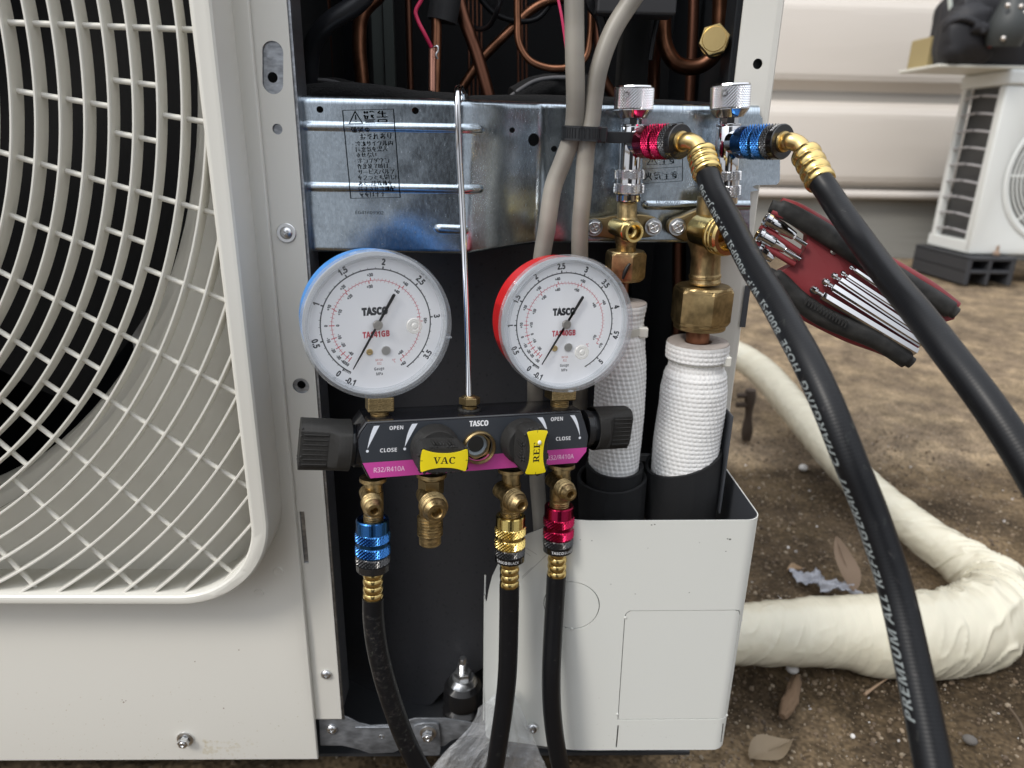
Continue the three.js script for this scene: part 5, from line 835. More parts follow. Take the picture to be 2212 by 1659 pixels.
{
  const c = A(1258, 289, -0.015), t = thing('cable_tie', 'black plastic cable tie round the two grey cables', 'cable tie', c.clone());
  const ring = (rx, rz, y, hgt, th) => { const rows = []; const sec = [[-1, -1], [1, -1], [1, 1], [-1, 1], [-1, -1]]; for (let i = 0; i <= 64; i++) { const a = i / 64 * 6.2832, p = V(Math.sign(Math.cos(a)) * Math.pow(Math.abs(Math.cos(a)), 0.7) * rx, 0, Math.sin(a) * rz); rows.push(sec.map(([s, k]) => V(c.x + p.x * (1 + s * th / rx), c.y + y - p.x * 0.03 + k * hgt / 2, c.z + p.z * (1 + s * th / rz)))); } return toCreasedNormals(skin(rows), 0.5); };
  part(t, 'strap', ring(0.0115, 0.0068, 0, 0.0075, 0.0006), blackPlastic);
  for (let i = 0; i < 11; i++) { const a = 1.25 + (i - 5) * 0.16 + 0.3, p = V(Math.sign(Math.cos(a)) * Math.pow(Math.abs(Math.cos(a)), 0.7) * 0.0121, 0, Math.sin(a) * 0.0074); part(t, 'strap_rung', box(0.0007, 0.0062, 0.0007, V(c.x + p.x, c.y - p.x * 0.03, c.z + p.z + 0.0002), 0.0002), blackPlastic); }
  part(t, 'strap_edge', [ring(0.0121, 0.0074, 0.0035, 0.0011, 0.0005), ring(0.0121, 0.0074, -0.0035, 0.0011, 0.0005)], blackPlastic);
  part(t, 'lock_head', box(0.006, 0.0092, 0.008, V(c.x + 0.0112, c.y - 0.0003, c.z + 0.001), 0.001), blackPlastic);
  part(t, 'strap_tail', box(0.02, 0.0065, 0.0012, V(c.x + 0.0215, c.y - 0.0016, c.z - 0.001), 0.0004), blackPlastic);
}
// --- white foam insulated pipes, copper stubs, ties and black sleeves
const foamWhite = mat([0.82, 0.82, 0.81], 0.75), foamCut = mat([0.62, 0.55, 0.5], 0.95, { bumpMap: rep(grain, 12), bumpScale: 0.0006 });
function insulated(name, label, axis, prof, Z, o) {           // axis: [u, v] from the cut top downwards; prof: [share, half width]
  const pts = axis.map((q) => A(q[0], q[1], Z)), c = curveOf(pts), L = c.getLength(), t = thing(name, label, 'insulated pipe', pts[0].clone(), 'white insulated pipes below the stop valves');
  const rad = (s) => { let i = 0; while (i < prof.length - 2 && s > prof[i + 1][0]) i++; const a = prof[i], b = prof[i + 1]; return mm(lerp(a[1], b[1], sstep(a[0], b[0], s)), c.getPoint(clamp(s, 0, 1))); };
  const pitch = 0.0031, nA = o.around, tri = (w) => Math.pow(Math.max(0, 1 - Math.abs(2 * (w - Math.floor(w)) - 1)), 0.7);
  const g = sweep(pts, (q, a, s) => { const row = s / pitch + 0.2 * Math.sin(a + 1), e = sstep(0, 0.004, s) * 0.8 + 0.2, rv = tri(row), col = ((a / (2 * Math.PI)) * nA + 0.25 * Math.floor(row)) % 1, w = (col + 1) % 1; return rad(q) + e * 0.00095 * (Math.sqrt(rv) * (0.3 + 0.7 * (1 - Math.abs(2 * Math.pow(w, 0.6) - 1))) - 0.4) + 0.0006 * (fbm(Math.cos(a) * 3 + 5, Math.sin(a) * 3 + 5, s * 90, 3) - 0.5); }, { n: Math.round(L / pitch * 6), m: nA * 6, caps: false, facing: V(0, 0, 1) });
  part(t, 'foam_cover', g, foamWhite);
  const r0 = rad(0), up = pts[0].clone().sub(pts[1]).normalize();
  part(t, 'cut_end', turned([[r0 * 0.985, -0.001], [r0 * 0.97, 0.0004], [r0 * 0.7, 0.0008], [o.copperR + 0.0012, 0.0002], [o.copperR + 0.0006, -0.004]], pts[0], up, 48), foamCut);
  const stub = A(...o.stubTop, Z); part(t, 'copper_stub', sweep([stub, pts[0].clone().addScaledVector(up, -0.01)], o.copperR, { n: 6, m: 28 }), copper);
  const tp = c.getPoint(o.tie), tr = rad(o.tie) + 0.0006; 
  const tie = part(t, 'clear_tie', turned([[tr - 0.0008, -0.0024], [tr + 0.0004, -0.0024], [tr + 0.0007, 0], [tr + 0.0004, 0.0024], [tr - 0.0008, 0.0024]], tp, up, 48), mat([0.78, 0.77, 0.7], 0.35, { transmission: 0.35, thickness: 0 }));
  part(tie, 'tie_head', box(0.0062, 0.0068, 0.005, tp.clone().add(V(tr * 0.86, 0, tr * 0.62)), 0.001), mat([0.78, 0.77, 0.7], 0.35));
  return { t, pts, rad, c };
}
insulated('insulated_pipe', 'thin white foam covered pipe, half hidden behind the red gauge', [[1345, 655], [1342, 760], [1337, 880], [1326, 990], [1323, 1030]], [[0, 52], [0.09, 46], [0.14, 44], [0.2, 49], [0.35, 53], [1, 53]], -0.028, { around: 32, copperR: 0.0032, stubTop: [1349, 600], tie: 0.13 });
insulated('insulated_pipe', 'thick white foam covered pipe below the large brass valve, its copper showing on top', [[1508, 738], [1502, 800], [1494, 880], [1482, 960], [1477, 1030]], [[0, 66], [0.1, 66], [0.13, 58], [0.16, 58], [0.23, 66], [0.34, 70], [1, 69]], -0.028, { around: 40, copperR: 0.0079, stubTop: [1508, 698], tie: 0.125 });
function sleeve(label, axis, rx, cut, Z, o = {}) {            // black foam tube with a slanted cut top
  const P = A(...axis[0], Z), Q = A(...axis[1], Z), r = mm(rx, P), r2 = r - 0.0026, N = 64, H = P.y - Q.y, out = [], inn = [];
  for (let i = 0; i <= N; i++) { const a = i / N * 6.2832, x = Math.cos(a), z = Math.sin(a), top = P.y + cut * x * r - 0.0012 * z; out.push([x, z, top]); }
  const rows = [], cols = 26; for (let j = 0; j <= cols; j++) { const t = j / cols; rows.push(out.map(([x, z, top], i) => { const k = 1 + 0.05 * (fbm(x * 1.6 + 4, z * 1.6 + 4, t * 3 + rx, 3) - 0.5) - (o.waist || 0) * Math.exp(-Math.pow((t - 0.45) * 5, 2)); const q = lerp(1, o.foot || 0.94, 1 - t); return V(lerp(Q.x, P.x, t) + x * r * k * q, lerp(Q.y, top, t), P.z + z * r * k * q); })); }
  const last = rows[cols], cx = P.x, cz = P.z; rows.push(last.map((p) => V(lerp(cx, p.x, 0.95), p.y + 0.0006, lerp(cz, p.z, 0.95)))); rows.push(last.map((p) => V(lerp(cx, p.x, r2 / r), p.y - 0.0002, lerp(cz, p.z, r2 / r)))); rows.push(last.map((p) => V(lerp(cx, p.x, r2 / r), p.y - 0.04, lerp(cz, p.z, r2 / r))));
  return solo('pipe_sleeve', label, 'pipe sleeve', toCreasedNormals(skin(rows, (i, j) => [i / N, j / cols]), 0.7), foamBlack, Q.clone());
}
sleeve('short inner black foam cuff at the foot of the thin white pipe', [[1328, 1002], [1324, 1060]], 62, 0.0, -0.026);
sleeve('wide black foam sleeve round the inner cuff of the thin pipe', [[1322, 1028], [1318, 1220]], 74, 0.06, -0.026, { foot: 0.93 });
sleeve('black foam sleeve with a slanted top at the foot of the thick white pipe', [[1476, 985], [1468, 1220]], 80, 0.36, -0.03, { waist: 0.07, foot: 0.97 });
// ================================================================== WRAPPED PIPE, HEX KEYS, BAG, SOIL AND WHAT STANDS BEHIND
const tapeMap = tex(512, 512, (x, y) => { const f = fbm(x * 5, y * 5, 3, 4, 5), s = noise(x * 90, y * 90, 5, 90, 90); const v = 0.93 + 0.05 * (f - 0.5) - 0.02 * s; return [v, v * 0.985, v * 0.925]; });
const tape = mat([0.76, 0.74, 0.67], 0.26, { map: tapeMap, clearcoat: 0.6, clearcoatRoughness: 0.18, bumpMap: rep(clouds, 14), bumpScale: 0.0006 });
{ // pipe bundle wrapped in cream tape: out of the cover, round a bend, back along the ground
  const P = [[1560, 1372, 0.052], [1614, 1370, 0.05], [1700, 1366, 0.045], [1795, 1364, 0.04], [1900, 1372, 0.036], [2010, 1370, 0.035]].map(([u, v, y]) => AY(u, v, y));
  P.push(AY(2105, 1352, 0.036), AY(2152, 1318, 0.037), AY(2150, 1272, 0.038), AY(2092, 1222, 0.039), AY(2010, 1166, 0.042), AY(1860, 1044, 0.05), AY(1750, 922, 0.062), AY(1655, 812, 0.078), AY(1612, 778, 0.088), AY(1560, 752, 0.1));
  const c = new THREE.CatmullRomCurve3(P, false, 'centripetal'), W = [60, 63, 68, 73, 86, 88, 84, 76, 62, 50, 42, 37, 34, 31, 29, 28], LL = c.getLengths(600), L = LL[600];
  const prof = W.map((w, i) => { const k = i / (W.length - 1) * 600; return [LL[Math.round(k)] / L, mm(w, P[i])]; });
  const rad = (t) => { let i = 0; while (i < prof.length - 2 && t > prof[i + 1][0]) i++; const a = prof[i], b = prof[i + 1]; return lerp(a[1], b[1], sstep(a[0], b[0], t)); };
  const r0 = []; for (let i = 0; i <= 200; i++) r0.push(rad(i / 200));
  const g = sweep(c, (t, a, s) => {
    const base = r0[Math.min(200, Math.round(t * 200))], spiral = (s / 0.042 + a / 6.2832 + 20) % 1, near = Math.exp(-Math.pow((s - LL[285]) * 9, 2));
    const ca = Math.cos(a), sa = Math.sin(a), wr = fbm(s * 130 + 1.5 * ca, ca * 2.2 + 4, sa * 2.2, 3) - 0.5, fold = Math.pow(1 - Math.abs(2 * noise(s * 80 + a * 1.6, ca * 1.1 + 3, sa * 1.1) - 1), 5);
    const lump = fbm(s * 11, ca * 1.2 + 6, sa * 1.2, 3) - 0.5;
    return base * (1 + 0.05 * lump) + 0.0008 * sstep(0, 0.06, spiral) * (1 - sstep(0.4, 1, spiral)) + (0.0008 + 0.0012 * near) * wr + (0.0012 + 0.0032 * near) * fold * (0.4 + near + 0.5 * (t < 0.06));
  }, { n: 520, m: 120, facing: V(0, 1, 0.35) });
  solo('wrapped_pipe', 'pipe bundle wrapped in cream tape, bending back on the soil from the pipe cover', 'wrapped pipe', g, tape, P[0].clone().setY(0));
}
{ // rusty peg under the far end of the wrapped pipe
  const b = AY(1612, 950, 0), t = A(1622, 842, b.z);
  solo('ground_peg', 'dark rusty peg in the soil under the far wrapped pipe', 'peg', [sweep([b, t], (q) => 0.0085 + 0.002 * Math.sin(q * 9), { n: 12, m: 12 }), sweep([t.clone().add(V(-0.024, -0.012, 0)), t.clone().add(V(0.004, -0.01, 0.002))], 0.005, { n: 4, m: 10 }), sweep([t.clone().add(V(-0.024, -0.03, 0)), t.clone().add(V(0.002, -0.029, 0.002))], 0.005, { n: 4, m: 10 })], mat([0.045, 0.03, 0.02], 0.85), b);
}
{ // folding hex key set hanging behind the two hoses
  const D = 0.388, Z = (u, v, h = 0) => [1371.5 + 0.29762 * u, 384 + 0.29762 * v, D - h];
  const O = AD(...Z(1500, 760)), ex = AD(...Z(2060, 1105)).sub(AD(...Z(1010, 430))).normalize(), nn = ray(1820, 610).negate().normalize().add(V(-0.12, 0.1, 0)).normalize();
  const ey = nn.clone().cross(ex).normalize(), ez = ex.clone().cross(ey), F = new THREE.Matrix4().makeBasis(ex, ey, ez).setPosition(O), W = (g) => g.applyMatrix4(F);
  const L = (u, v, h = 0) => { const q = Z(u, v), p = AP(q[0], q[1], O.clone().addScaledVector(ez, h), ez).sub(O); return [p.dot(ex), p.dot(ey)]; };
  const t = thing('hex_key_set', 'folding hex key set with red body and black grips behind the hoses', 'hex key set', O.clone());
  const redP = mat([0.36, 0.05, 0.06], 0.5, { map: tex(256, 256, (x, y) => { const f = fbm(x * 8, y * 8, 4, 4, 8); const v = 0.8 + 0.4 * (f - 0.45); return [v, v * (1 - 0.15 * f), v * (1 - 0.15 * f)]; }), bumpMap: rep(grain, 4), bumpScale: 0.0001 }), grip = rubberDusty;
  const bodyPts = [[1000, 235], [1130, 262], [1420, 380], [1700, 560], [2212, 900], [2330, 990], [2320, 1030], [2225, 1060], [2110, 1170], [2040, 1275], [1960, 1290], [1560, 1150], [1300, 1000], [1110, 800], [1045, 690], [1150, 630], [1235, 520], [1250, 420], [1150, 345], [1010, 262]];
  const bs = smoothPoly(bodyPts.map((p) => L(...p)), 0.12, 4); const cut = [[1750, 1140], [1850, 1172], [1850, 1200], [1760, 1160]].map((p) => new THREE.Vector2(...L(...p))); bs.holes.push(new THREE.Path(cut));
  const hp = L(1450, 535); bs.holes.push(circle(hp[0], hp[1], 0.0019));
  part(t, 'red_body', W(prism(bs, 0.011, 0.001)), redP);
  // size marks moulded in the body, as flat print
  const prt = canvasTex(512, 256, (g, w, h) => { g.fillStyle = '#843a3c'; g.fillRect(0, 0, w, h); g.fillStyle = '#c9b6b2'; g.font = '30px sans-serif'; [['5/64', 410, 52], ['3/32', 330, 70], ['7/64', 250, 110], ['1/8', 175, 140], ['9/64', 110, 190]].forEach(([s, x, y]) => { g.save(); g.translate(x, y); g.rotate(2.4); g.fillText(s, 0, 0); g.restore(); }); });
  const handle = (pts, name) => { const c = new THREE.CatmullRomCurve3(pts.map(([u, v, h]) => { const q = L(u, v, h || 0.002); return V(q[0], q[1], h || 0.002); })); return sweep(c, (s, a) => (0.0047 + 0.0009 * Math.sin(Math.PI * s)) * (1 - 0.3 * Math.cos(a) * Math.cos(a)) * (s < 0.04 ? 0.75 : s > 0.97 ? 0.7 : 1) * (1 + 0.02 * fbm(s * 40, a * 2, 3, 2)), { n: 90, m: 24, facing: V(0, 0, 1) }); };
  const h1 = part(t, 'grip', W(handle([[985, 205], [1090, 240], [1250, 325], [1420, 430], [1600, 545], [1800, 660], [2030, 800], [2200, 900], [2330, 985]])), grip);
  const h2 = part(t, 'grip', W(handle([[965, 690], [1040, 740], [1180, 880], [1350, 1000], [1550, 1090], [1780, 1190], [1920, 1285], [2010, 1345]])), grip);
  for (let i = 0; i < 14; i++) { const q = L(1245 + i * 22, 893 + i * 13, 0.0075); part(h2, 'grip_rib', W(box(0.0009, 0.0042, 0.0012, V(0, 0, 0), 0.0003).rotateZ(0.25).translate(q[0], q[1], 0.0078)), grip); }
  const edge = (pts) => W(sweep(pts.map(([u, v]) => { const q = L(u, v); return V(q[0], q[1], -0.001); }), 0.0028, { n: 60, m: 12 }));
  part(t, 'red_edge', edge([[1060, 180], [1180, 218], [1400, 345], [1600, 470], [1900, 640], [2150, 790], [2340, 935]]), redP);
  part(t, 'red_edge', edge([[1180, 975], [1400, 1090], [1560, 1165], [1840, 1270], [1960, 1350]]), redP);
  // pivots: chrome barrels and the red cheeks between them
  const barrel = (u, v, u2, v2, r) => { const a = L(u, v), b = L(u2, v2), P = V(a[0], a[1], 0.004), Q = V(b[0], b[1], 0.002), d = Q.clone().sub(P), l = d.length(); return W(turned([[0, 0], [r * 0.7, 0], [r * 0.95, 0.0006], [r, 0.0015], [r, 0.0028], [r * 0.85, 0.0034], [r * 0.85, l * 0.55], [r * 0.8, l * 0.6], [r * 0.55, l], [0, l]], P, d, 28)); };
  for (const [a, b, c, d] of [[935, 292, 1150, 420], [880, 400, 1085, 515], [868, 500, 990, 585]]) part(t, 'key_pivot', barrel(a, b, c, d, 0.0042), chrome);
  for (const [a, b, c, d] of [[905, 350, 1190, 540], [870, 455, 1150, 625], [985, 245, 1210, 330]]) { const p = L(a, b), q = L(c, d); part(t, 'red_cheek', W(sweep([V(p[0], p[1], 0.003), V(q[0], q[1], 0.003)], 0.0017, { n: 4, m: 12 })), redP); }
  for (const [a, b, c, d] of [[1150, 430, 1230, 485], [1080, 520, 1185, 590]]) { const p = L(a, b), q = L(c, d); part(t, 'key_shank', W(sweep([V(p[0], p[1], 0.004), V(q[0], q[1], 0.004)], 0.0014, { n: 2, m: 6 })), chrome); }
  // the keys, ball ended hexagonal bars lying side by side
  for (const [a, b, c, d, r] of [[1275, 800, 2045, 1262, 0.0025], [1360, 742, 2085, 1205, 0.0023], [1428, 698, 2085, 1140, 0.0019], [1495, 682, 2040, 1040, 0.0015], [1560, 642, 1985, 935, 0.0012], [1628, 622, 1950, 842, 0.001]]) {
    const p = L(a, b, 0.004), q = L(c, d, 0.004), P = V(p[0], p[1], 0.0036), Q = V(q[0], q[1], 0.0036), dd = Q.clone().sub(P).normalize(), l = P.distanceTo(Q);
    const key = part(t, 'hex_key', [W(hex(r, l - r * 3, P.clone().addScaledVector(dd, r * 3), dd, V(0, 0.35, 1), r * 0.12))], chrome);
    part(key, 'ball_end', [W(turned([[r * 0.45, r * 3.2], [r * 0.5, r * 2], [r * 0.85, r * 1.6], [r * 0.95, r * 1], [r * 0.8, r * 0.3], [r * 0.4, 0], [0, 0]].reverse(), P, dd, 12))], chrome);
  }
  { const p = L(1330, 640), g = new THREE.PlaneGeometry(0.05, 0.024).rotateZ(-0.62).translate(p[0] + 0.004, p[1] - 0.0005, 0.0004); void g; void prt; }
}
{ // crumpled clear plastic bag at the foot of the manifold hoses
  const pts = (u, v, z) => A(u, v, z), n = 150, rows = [], r = rng(4);
  const outl = (b) => b < 0.5 ? [lerp(925, 1032, sstep(0, 1, b * 2)), lerp(1685, 1530, b * 2)] : [lerp(1032, 1078, (b - 0.5) * 2), lerp(1530, 1493, (b - 0.5) * 2)];
  const outr = (b) => b < 0.5 ? [lerp(1192, 1150, b * 2), lerp(1685, 1590, b * 2)] : [lerp(1150, 1108, (b - 0.5) * 2), lerp(1590, 1486, (b - 0.5) * 2)];
  const crump = (x, y, k) => { let s = 0, a = 1, f = 5; for (let i = 0; i < 5; i++) { s += a * (1 - Math.abs(2 * noise(x * f + k, y * f * 0.8, k * 3 + i) - 1)); a *= 0.62; f *= 2; } return 0.55 * (s - 1.2) + 0.9 * (Math.pow(1 - Math.abs(2 * noise((x - 0.5) * (5 + 4 * (1 - y)) + k * 3 + 9, y * 2.2, k) - 1), 2) - 0.4); };
  const sheet = (k, z0, bulge) => { const rows = []; for (let j = 0; j <= n; j++) { const b = j / n, l = outl(b), q = outr(b), row = []; for (let i = 0; i <= n; i++) { const a = i / n, u = lerp(l[0], q[0], a) + 3 * (noise(b * 14 + k, a < 0.5 ? 1 : 9) - 0.5), v = lerp(l[1], q[1], a); row.push(pts(u, v, z0 + bulge * Math.sin(Math.PI * a) * (1 - 0.6 * b) + 0.0042 * crump(a, b, k))); } rows.push(row); } return skin(rows); };
  const film = mat([0.97, 0.98, 0.99], 0.14, { transmission: 0.82, thickness: 0, ior: 1.45 });
  const b = thing('plastic_bag', 'crumpled clear plastic bag on the soil below the hoses', 'plastic bag', A(1060, 1660, -0.012).setY(0.02));
  part(b, 'bag_front', sheet(2, 0.034, 0.006), film); part(b, 'bag_back', sheet(7, 0.029, 0.002), film);
}
// ------------------------------------------------------------------ the soil
{
  const soil = tex(1536, 1536, (x, y) => {
    const a = fbm(x * 5, y * 5, 2, 5, 5), b = fbm(x * 40, y * 40, 6, 3, 40), c = noise(x * 300, y * 300, 9, 300, 300), d = fbm(x * 14, y * 14, 12, 3, 14);
    let v = 0.53 + 0.24 * (a - 0.5) + 0.38 * (b - 0.5) + 0.42 * (c - 0.5), w = sstep(0.3, 0.75, d);
    let k = [lerp(0.5, 0.6, w), lerp(0.445, 0.535, w), lerp(0.375, 0.44, w)].map((q) => q * (0.5 + v));
    const gr = noise(x * 420, y * 420, 33, 420, 420); if (gr > 0.94) k = k.map((q) => q * 0.4 + 0.42);
    return k;
  });
  const relief = tex(1024, 1024, (x, y) => 0.5 * fbm(x * 12, y * 12, 3, 4, 12) + 0.3 * fbm(x * 70, y * 70, 8, 3, 70) + 0.2 * noise(x * 256, y * 256, 1, 256, 256), false);
  const sp = (i, n, k) => { const t = (i / n) * 2 - 1; return Math.sign(t) * (Math.abs(t) * 0.6 + Math.pow(Math.abs(t), 5) * k); }, N = 260, rows = [];
  for (let j = 0; j <= N; j++) { const row = []; for (let i = 0; i <= N; i++) { const x = 0.25 + sp(i, N, 60), z = -0.15 + sp(j, N, 60), far = sstep(0.5, 3, Math.hypot(x, z)); row.push(V(x, (fbm(x * 9 + 20, z * 9 + 20, 3, 4) - 0.5) * 0.02 * (1 - far) + (fbm(x * 45 + 9, z * 45, 5, 3) - 0.5) * 0.008 * (1 - far) - 0.004, z)); } rows.push(row); }
  const gm = mat([0.62, 0.6, 0.58], 0.95, { map: soil, bumpMap: relief, bumpScale: 0.006, specularIntensity: 0.25 });
  const gg = skin(rows, (i, j, q) => [q.x / 0.9, q.z / 0.9]), col = []; gm.vertexColors = true;
  rows.forEach((r) => r.forEach((q) => { // dark damp soil round the unit, dry tan earth further off, with a ragged border
    const e = q.z + 0.68 + 0.05 * (fbm(q.x * 6 + 30, q.z * 6 + 30, 4, 3) - 0.5) + 0.02 * (noise(q.x * 40 + 50, q.z * 40 + 50, 2) - 0.5), w = sstep(-0.03, 0.03, e), p = sstep(0.45, 0.62, fbm(q.x * 5 + 60, q.z * 5 + 60, 7, 4)), dry = [1.35, 1.35, 1.35], damp = [0.7 - 0.32 * p, 0.67 - 0.31 * p, 0.63 - 0.3 * p];
    for (let k = 0; k < 3; k++) col.push(lerp(dry[k] * (1 - 0.22 * p), damp[k], w));
  }));
  gg.setAttribute('color', new THREE.Float32BufferAttribute(col, 3)); setting('ground', gg, gm);
  setting('paved_yard', box(40, 0.1, 12, V(0, -0.042, 7.4), 0.01), mat([0.3, 0.305, 0.31], 0.9, { bumpMap: rep(clouds, 20), bumpScale: 0.003 }));  // unseen paving, added to bounce fill light and brighten what the zinc mirrors
  const H = (x, z) => (fbm(x * 9 + 20, z * 9 + 20, 3, 4) - 0.5) * 0.02 + (fbm(x * 45 + 9, z * 45, 5, 3) - 0.5) * 0.008 - 0.004;
  // loose grit and white plaster crumbs
  const r = rng(11), scatter = (name, count, s0, s1, cols, rough) => { const im = new THREE.InstancedMesh(new THREE.IcosahedronGeometry(1, 0), mat([1, 1, 1], rough), count), m = new THREE.Matrix4(), q = new THREE.Quaternion(), col = new THREE.Color(); for (let i = 0; i < count; i++) { const x = 0.16 + 0.75 * Math.pow(r(), 1.2), z = 0.16 - 1.0 * r(), s = s0 * Math.pow(s1 / s0, Math.pow(r(), 3)); q.setFromEuler(new THREE.Euler(r() * 6, r() * 6, r() * 6)); m.compose(V(i % 9 ? x : -0.5 + 0.7 * r(), 0, z), q, V(s * (0.7 + 0.6 * r()), s * (0.5 + 0.4 * r()), s)); const e = m.elements; e[13] = H(e[12], e[14]) + s * 0.2; im.setMatrixAt(i, m); const c = cols[Math.floor(r() * cols.length)], k = 0.75 + 0.5 * r(); im.setColorAt(i, col.setRGB(c[0] * k, c[1] * k, c[2] * k)); } im.name = name; im.userData.kind = 'stuff'; scene.add(im); };
  scatter('grit', 26000, 0.0005, 0.0032, [[0.16, 0.115, 0.075], [0.2, 0.15, 0.1], [0.11, 0.08, 0.055], [0.26, 0.21, 0.15]], 0.95);
  scatter('plaster_crumbs', 520, 0.0005, 0.0024, [[0.7, 0.68, 0.66], [0.55, 0.52, 0.5]], 0.9);
  // leaves, bark, twig and torn film
  const leaf = (label, a, b, w, col, curl, P0) => { const ax = b.clone().sub(a), l = ax.length(), d = ax.clone().normalize(), s = V(-d.z, 0, d.x).normalize(), rows = []; for (let j = 0; j <= 24; j++) { const t = j / 24, k = Math.pow(Math.sin(Math.PI * Math.pow(t, 0.75)), 0.9) * w + 0.0004, row = []; for (let i = 0; i <= 8; i++) { const e = i / 4 - 1; row.push(a.clone().addScaledVector(ax, t).addScaledVector(s, e * k).add(V(0, Math.abs(e) * curl * k + 0.002 * Math.sin(t * 7 + e), 0))); } rows.push(row); } const g = skin(rows); return solo('dead_leaf', label, 'leaf', M(g, sweep([a, a.clone().lerp(b, 0.5).add(V(0, 0.0005, 0)), b], 0.0006, { n: 16, m: 6 })), mat(col, 0.7, { transmission: 0.15, thickness: 0 }), a.clone().lerp(b, 0.5)); };
  leaf('tan dead leaf standing tip up behind the wrapped pipe', AY(1848, 1278, 0.012), AY(1805, 1160, 0.05), 0.0135, [0.2, 0.135, 0.085], 0.35);
  leaf('flat tan leaf on the soil under the bottom corner of the cover', AY(1620, 1640, 0.003), AY(1712, 1598, 0.004), 0.013, [0.25, 0.19, 0.12], 0.35);
  leaf('small rolled brown leaf beside the torn grey film', AY(1700, 1232, 0.004), AY(1740, 1226, 0.006), 0.005, [0.3, 0.2, 0.11], 0.8);
  const crumple = (label, u, v, y, sx, sz, seed) => { const c = AY(u, v, y), rows = []; for (let j = 0; j <= 16; j++) { const row = []; for (let i = 0; i <= 16; i++) { const a = i / 8 - 1, b = j / 8 - 1, k = 0.75 + 0.5 * noise(a * 3 + seed, b * 3, seed); row.push(V(c.x + a * sx * k, c.y + 0.018 * (fbm(a * 2.4 + seed, b * 2.4 + seed, seed, 3) - 0.4), c.z + b * sz * k)); } rows.push(row); } return solo('torn_film', label, 'litter', skin(rows), mat([0.36, 0.37, 0.41], 0.35, { transmission: 0.2, thickness: 0 }), c); };
  crumple('crumpled piece of grey plastic film nearest the pipe cover on the soil', 1748, 1250, 0.012, 0.017, 0.014, 3);
  crumple('torn strip of grey film leaning against the wrapped pipe by the leaf', 1810, 1268, 0.014, 0.022, 0.01, 8);
  { const a = AY(1722, 1462, 0.006), b = AY(1690, 1548, 0.005); solo('bark_piece', 'curled piece of brown bark below the wrapped pipe', 'bark', sweep([a, a.clone().lerp(b, 0.5).add(V(0.002, 0.001, 0)), b], (t, q) => 0.0068 * (0.55 + 0.9 * fbm(t * 5, Math.cos(q) * 1.5 + 4, Math.sin(q) * 1.5, 4)) * (1 - 0.5 * Math.pow(Math.abs(2 * t - 1), 4)), { n: 60, m: 40 }), mat([0.15, 0.095, 0.055], 0.9), a); }
  { const a = AY(1868, 1500, 0.004), b = AY(1930, 1460, 0.006); solo('twig', 'thin pale twig on the soil below the left hose', 'twig', sweep([a, a.clone().lerp(b, 0.55).add(V(0, 0.002, 0)), b], (t) => 0.0014 * (1.2 - t), { n: 20, m: 8 }), mat([0.28, 0.19, 0.12], 0.8), a); }
  { const a = AY(2180, 1528, 0.004), b = AY(2216, 1600, 0.004); solo('twig', 'thin dark twig at the right edge of the soil', 'twig', sweep([a, a.clone().lerp(b, 0.5).add(V(0.003, 0, 0)), b], 0.0013, { n: 20, m: 8 }), mat([0.1, 0.07, 0.045], 0.8), a); }
  for (const [u, v, s, l] of [[1712, 1446, 0.006, 'white plaster lump just under the wrapped pipe'], [1735, 1010, 0.008, 'pale stone behind the far run of the wrapped pipe'], [2095, 1598, 0.006, 'grey pebble right of the lettered hose near the bottom'], [1842, 1590, 0.0026, 'white crumb of plaster left of the hose near the bottom']]) { const c = AY(u, v, 0.003); solo('pebble', l, 'pebble', new THREE.IcosahedronGeometry(s, 1).scale(1.1, 0.7, 0.9).rotateY(u).translate(c.x, c.y, c.z), mat(/white|pale/.test(l) ? [0.62, 0.6, 0.57] : [0.12, 0.11, 0.1], 0.9), c); }
}
// ------------------------------------------------------------------ the house wall with its siding boards
{
  const WZ = -3.12, pitch = 0.455, low = A(1800, 412, WZ + 0.03).y, x0 = -3, x1 = 6.5;
  const house = thing('house', 'house wall with beige horizontal siding boards over a grey concrete footing', 'house', V(1.8, 0, WZ));
  const sid = mat([0.66, 0.61, 0.55], 0.42, { bumpMap: rep(clouds, 3), bumpScale: 0.002 });
  const prof = [[-0.055, 0], [-0.045, 0.008], [0.008, 0.05], [0.02, 0.075], [0.025, 0.105], [0.025, 0.36], [0.018, 0.385], [-0.03, 0.43], [-0.055, 0.456]];  // depth, distance down from the board's top
  for (let k = 0; k < 7; k++) { const top = low + pitch * (k + 1) - 0.025, pr = prof.map(([z, d]) => [z, top - d]); part(house, 'siding_board', toCreasedNormals(skin(pr.map(([z, y]) => [V(x0, y, WZ + z), V(x1, y, WZ + z)])), 0.25), sid); }
  part(house, 'base_flashing', skin([[low + 0.005, 0.012], [low - 0.004, 0.042], [low - 0.032, 0.045], [low - 0.036, 0.02], [low - 0.04, -0.04]].map(([y, z]) => [V(x0, y, WZ + z), V(x1, y, WZ + z)])), mat([0.62, 0.57, 0.52], 0.4));
  part(house, 'footing', box(x1 - x0, low + 0.4, 0.2, V((x0 + x1) / 2, low / 2 - 0.235, WZ - 0.115)), mat([0.3, 0.3, 0.28], 0.9, { bumpMap: rep(clouds, 2), bumpScale: 0.004 }));
  part(house, 'wall_core', box(x1 - x0, 3.2, 0.2, V((x0 + x1) / 2, low + 1.62, WZ - 0.13)), mat([0.4, 0.38, 0.35], 0.9));
}
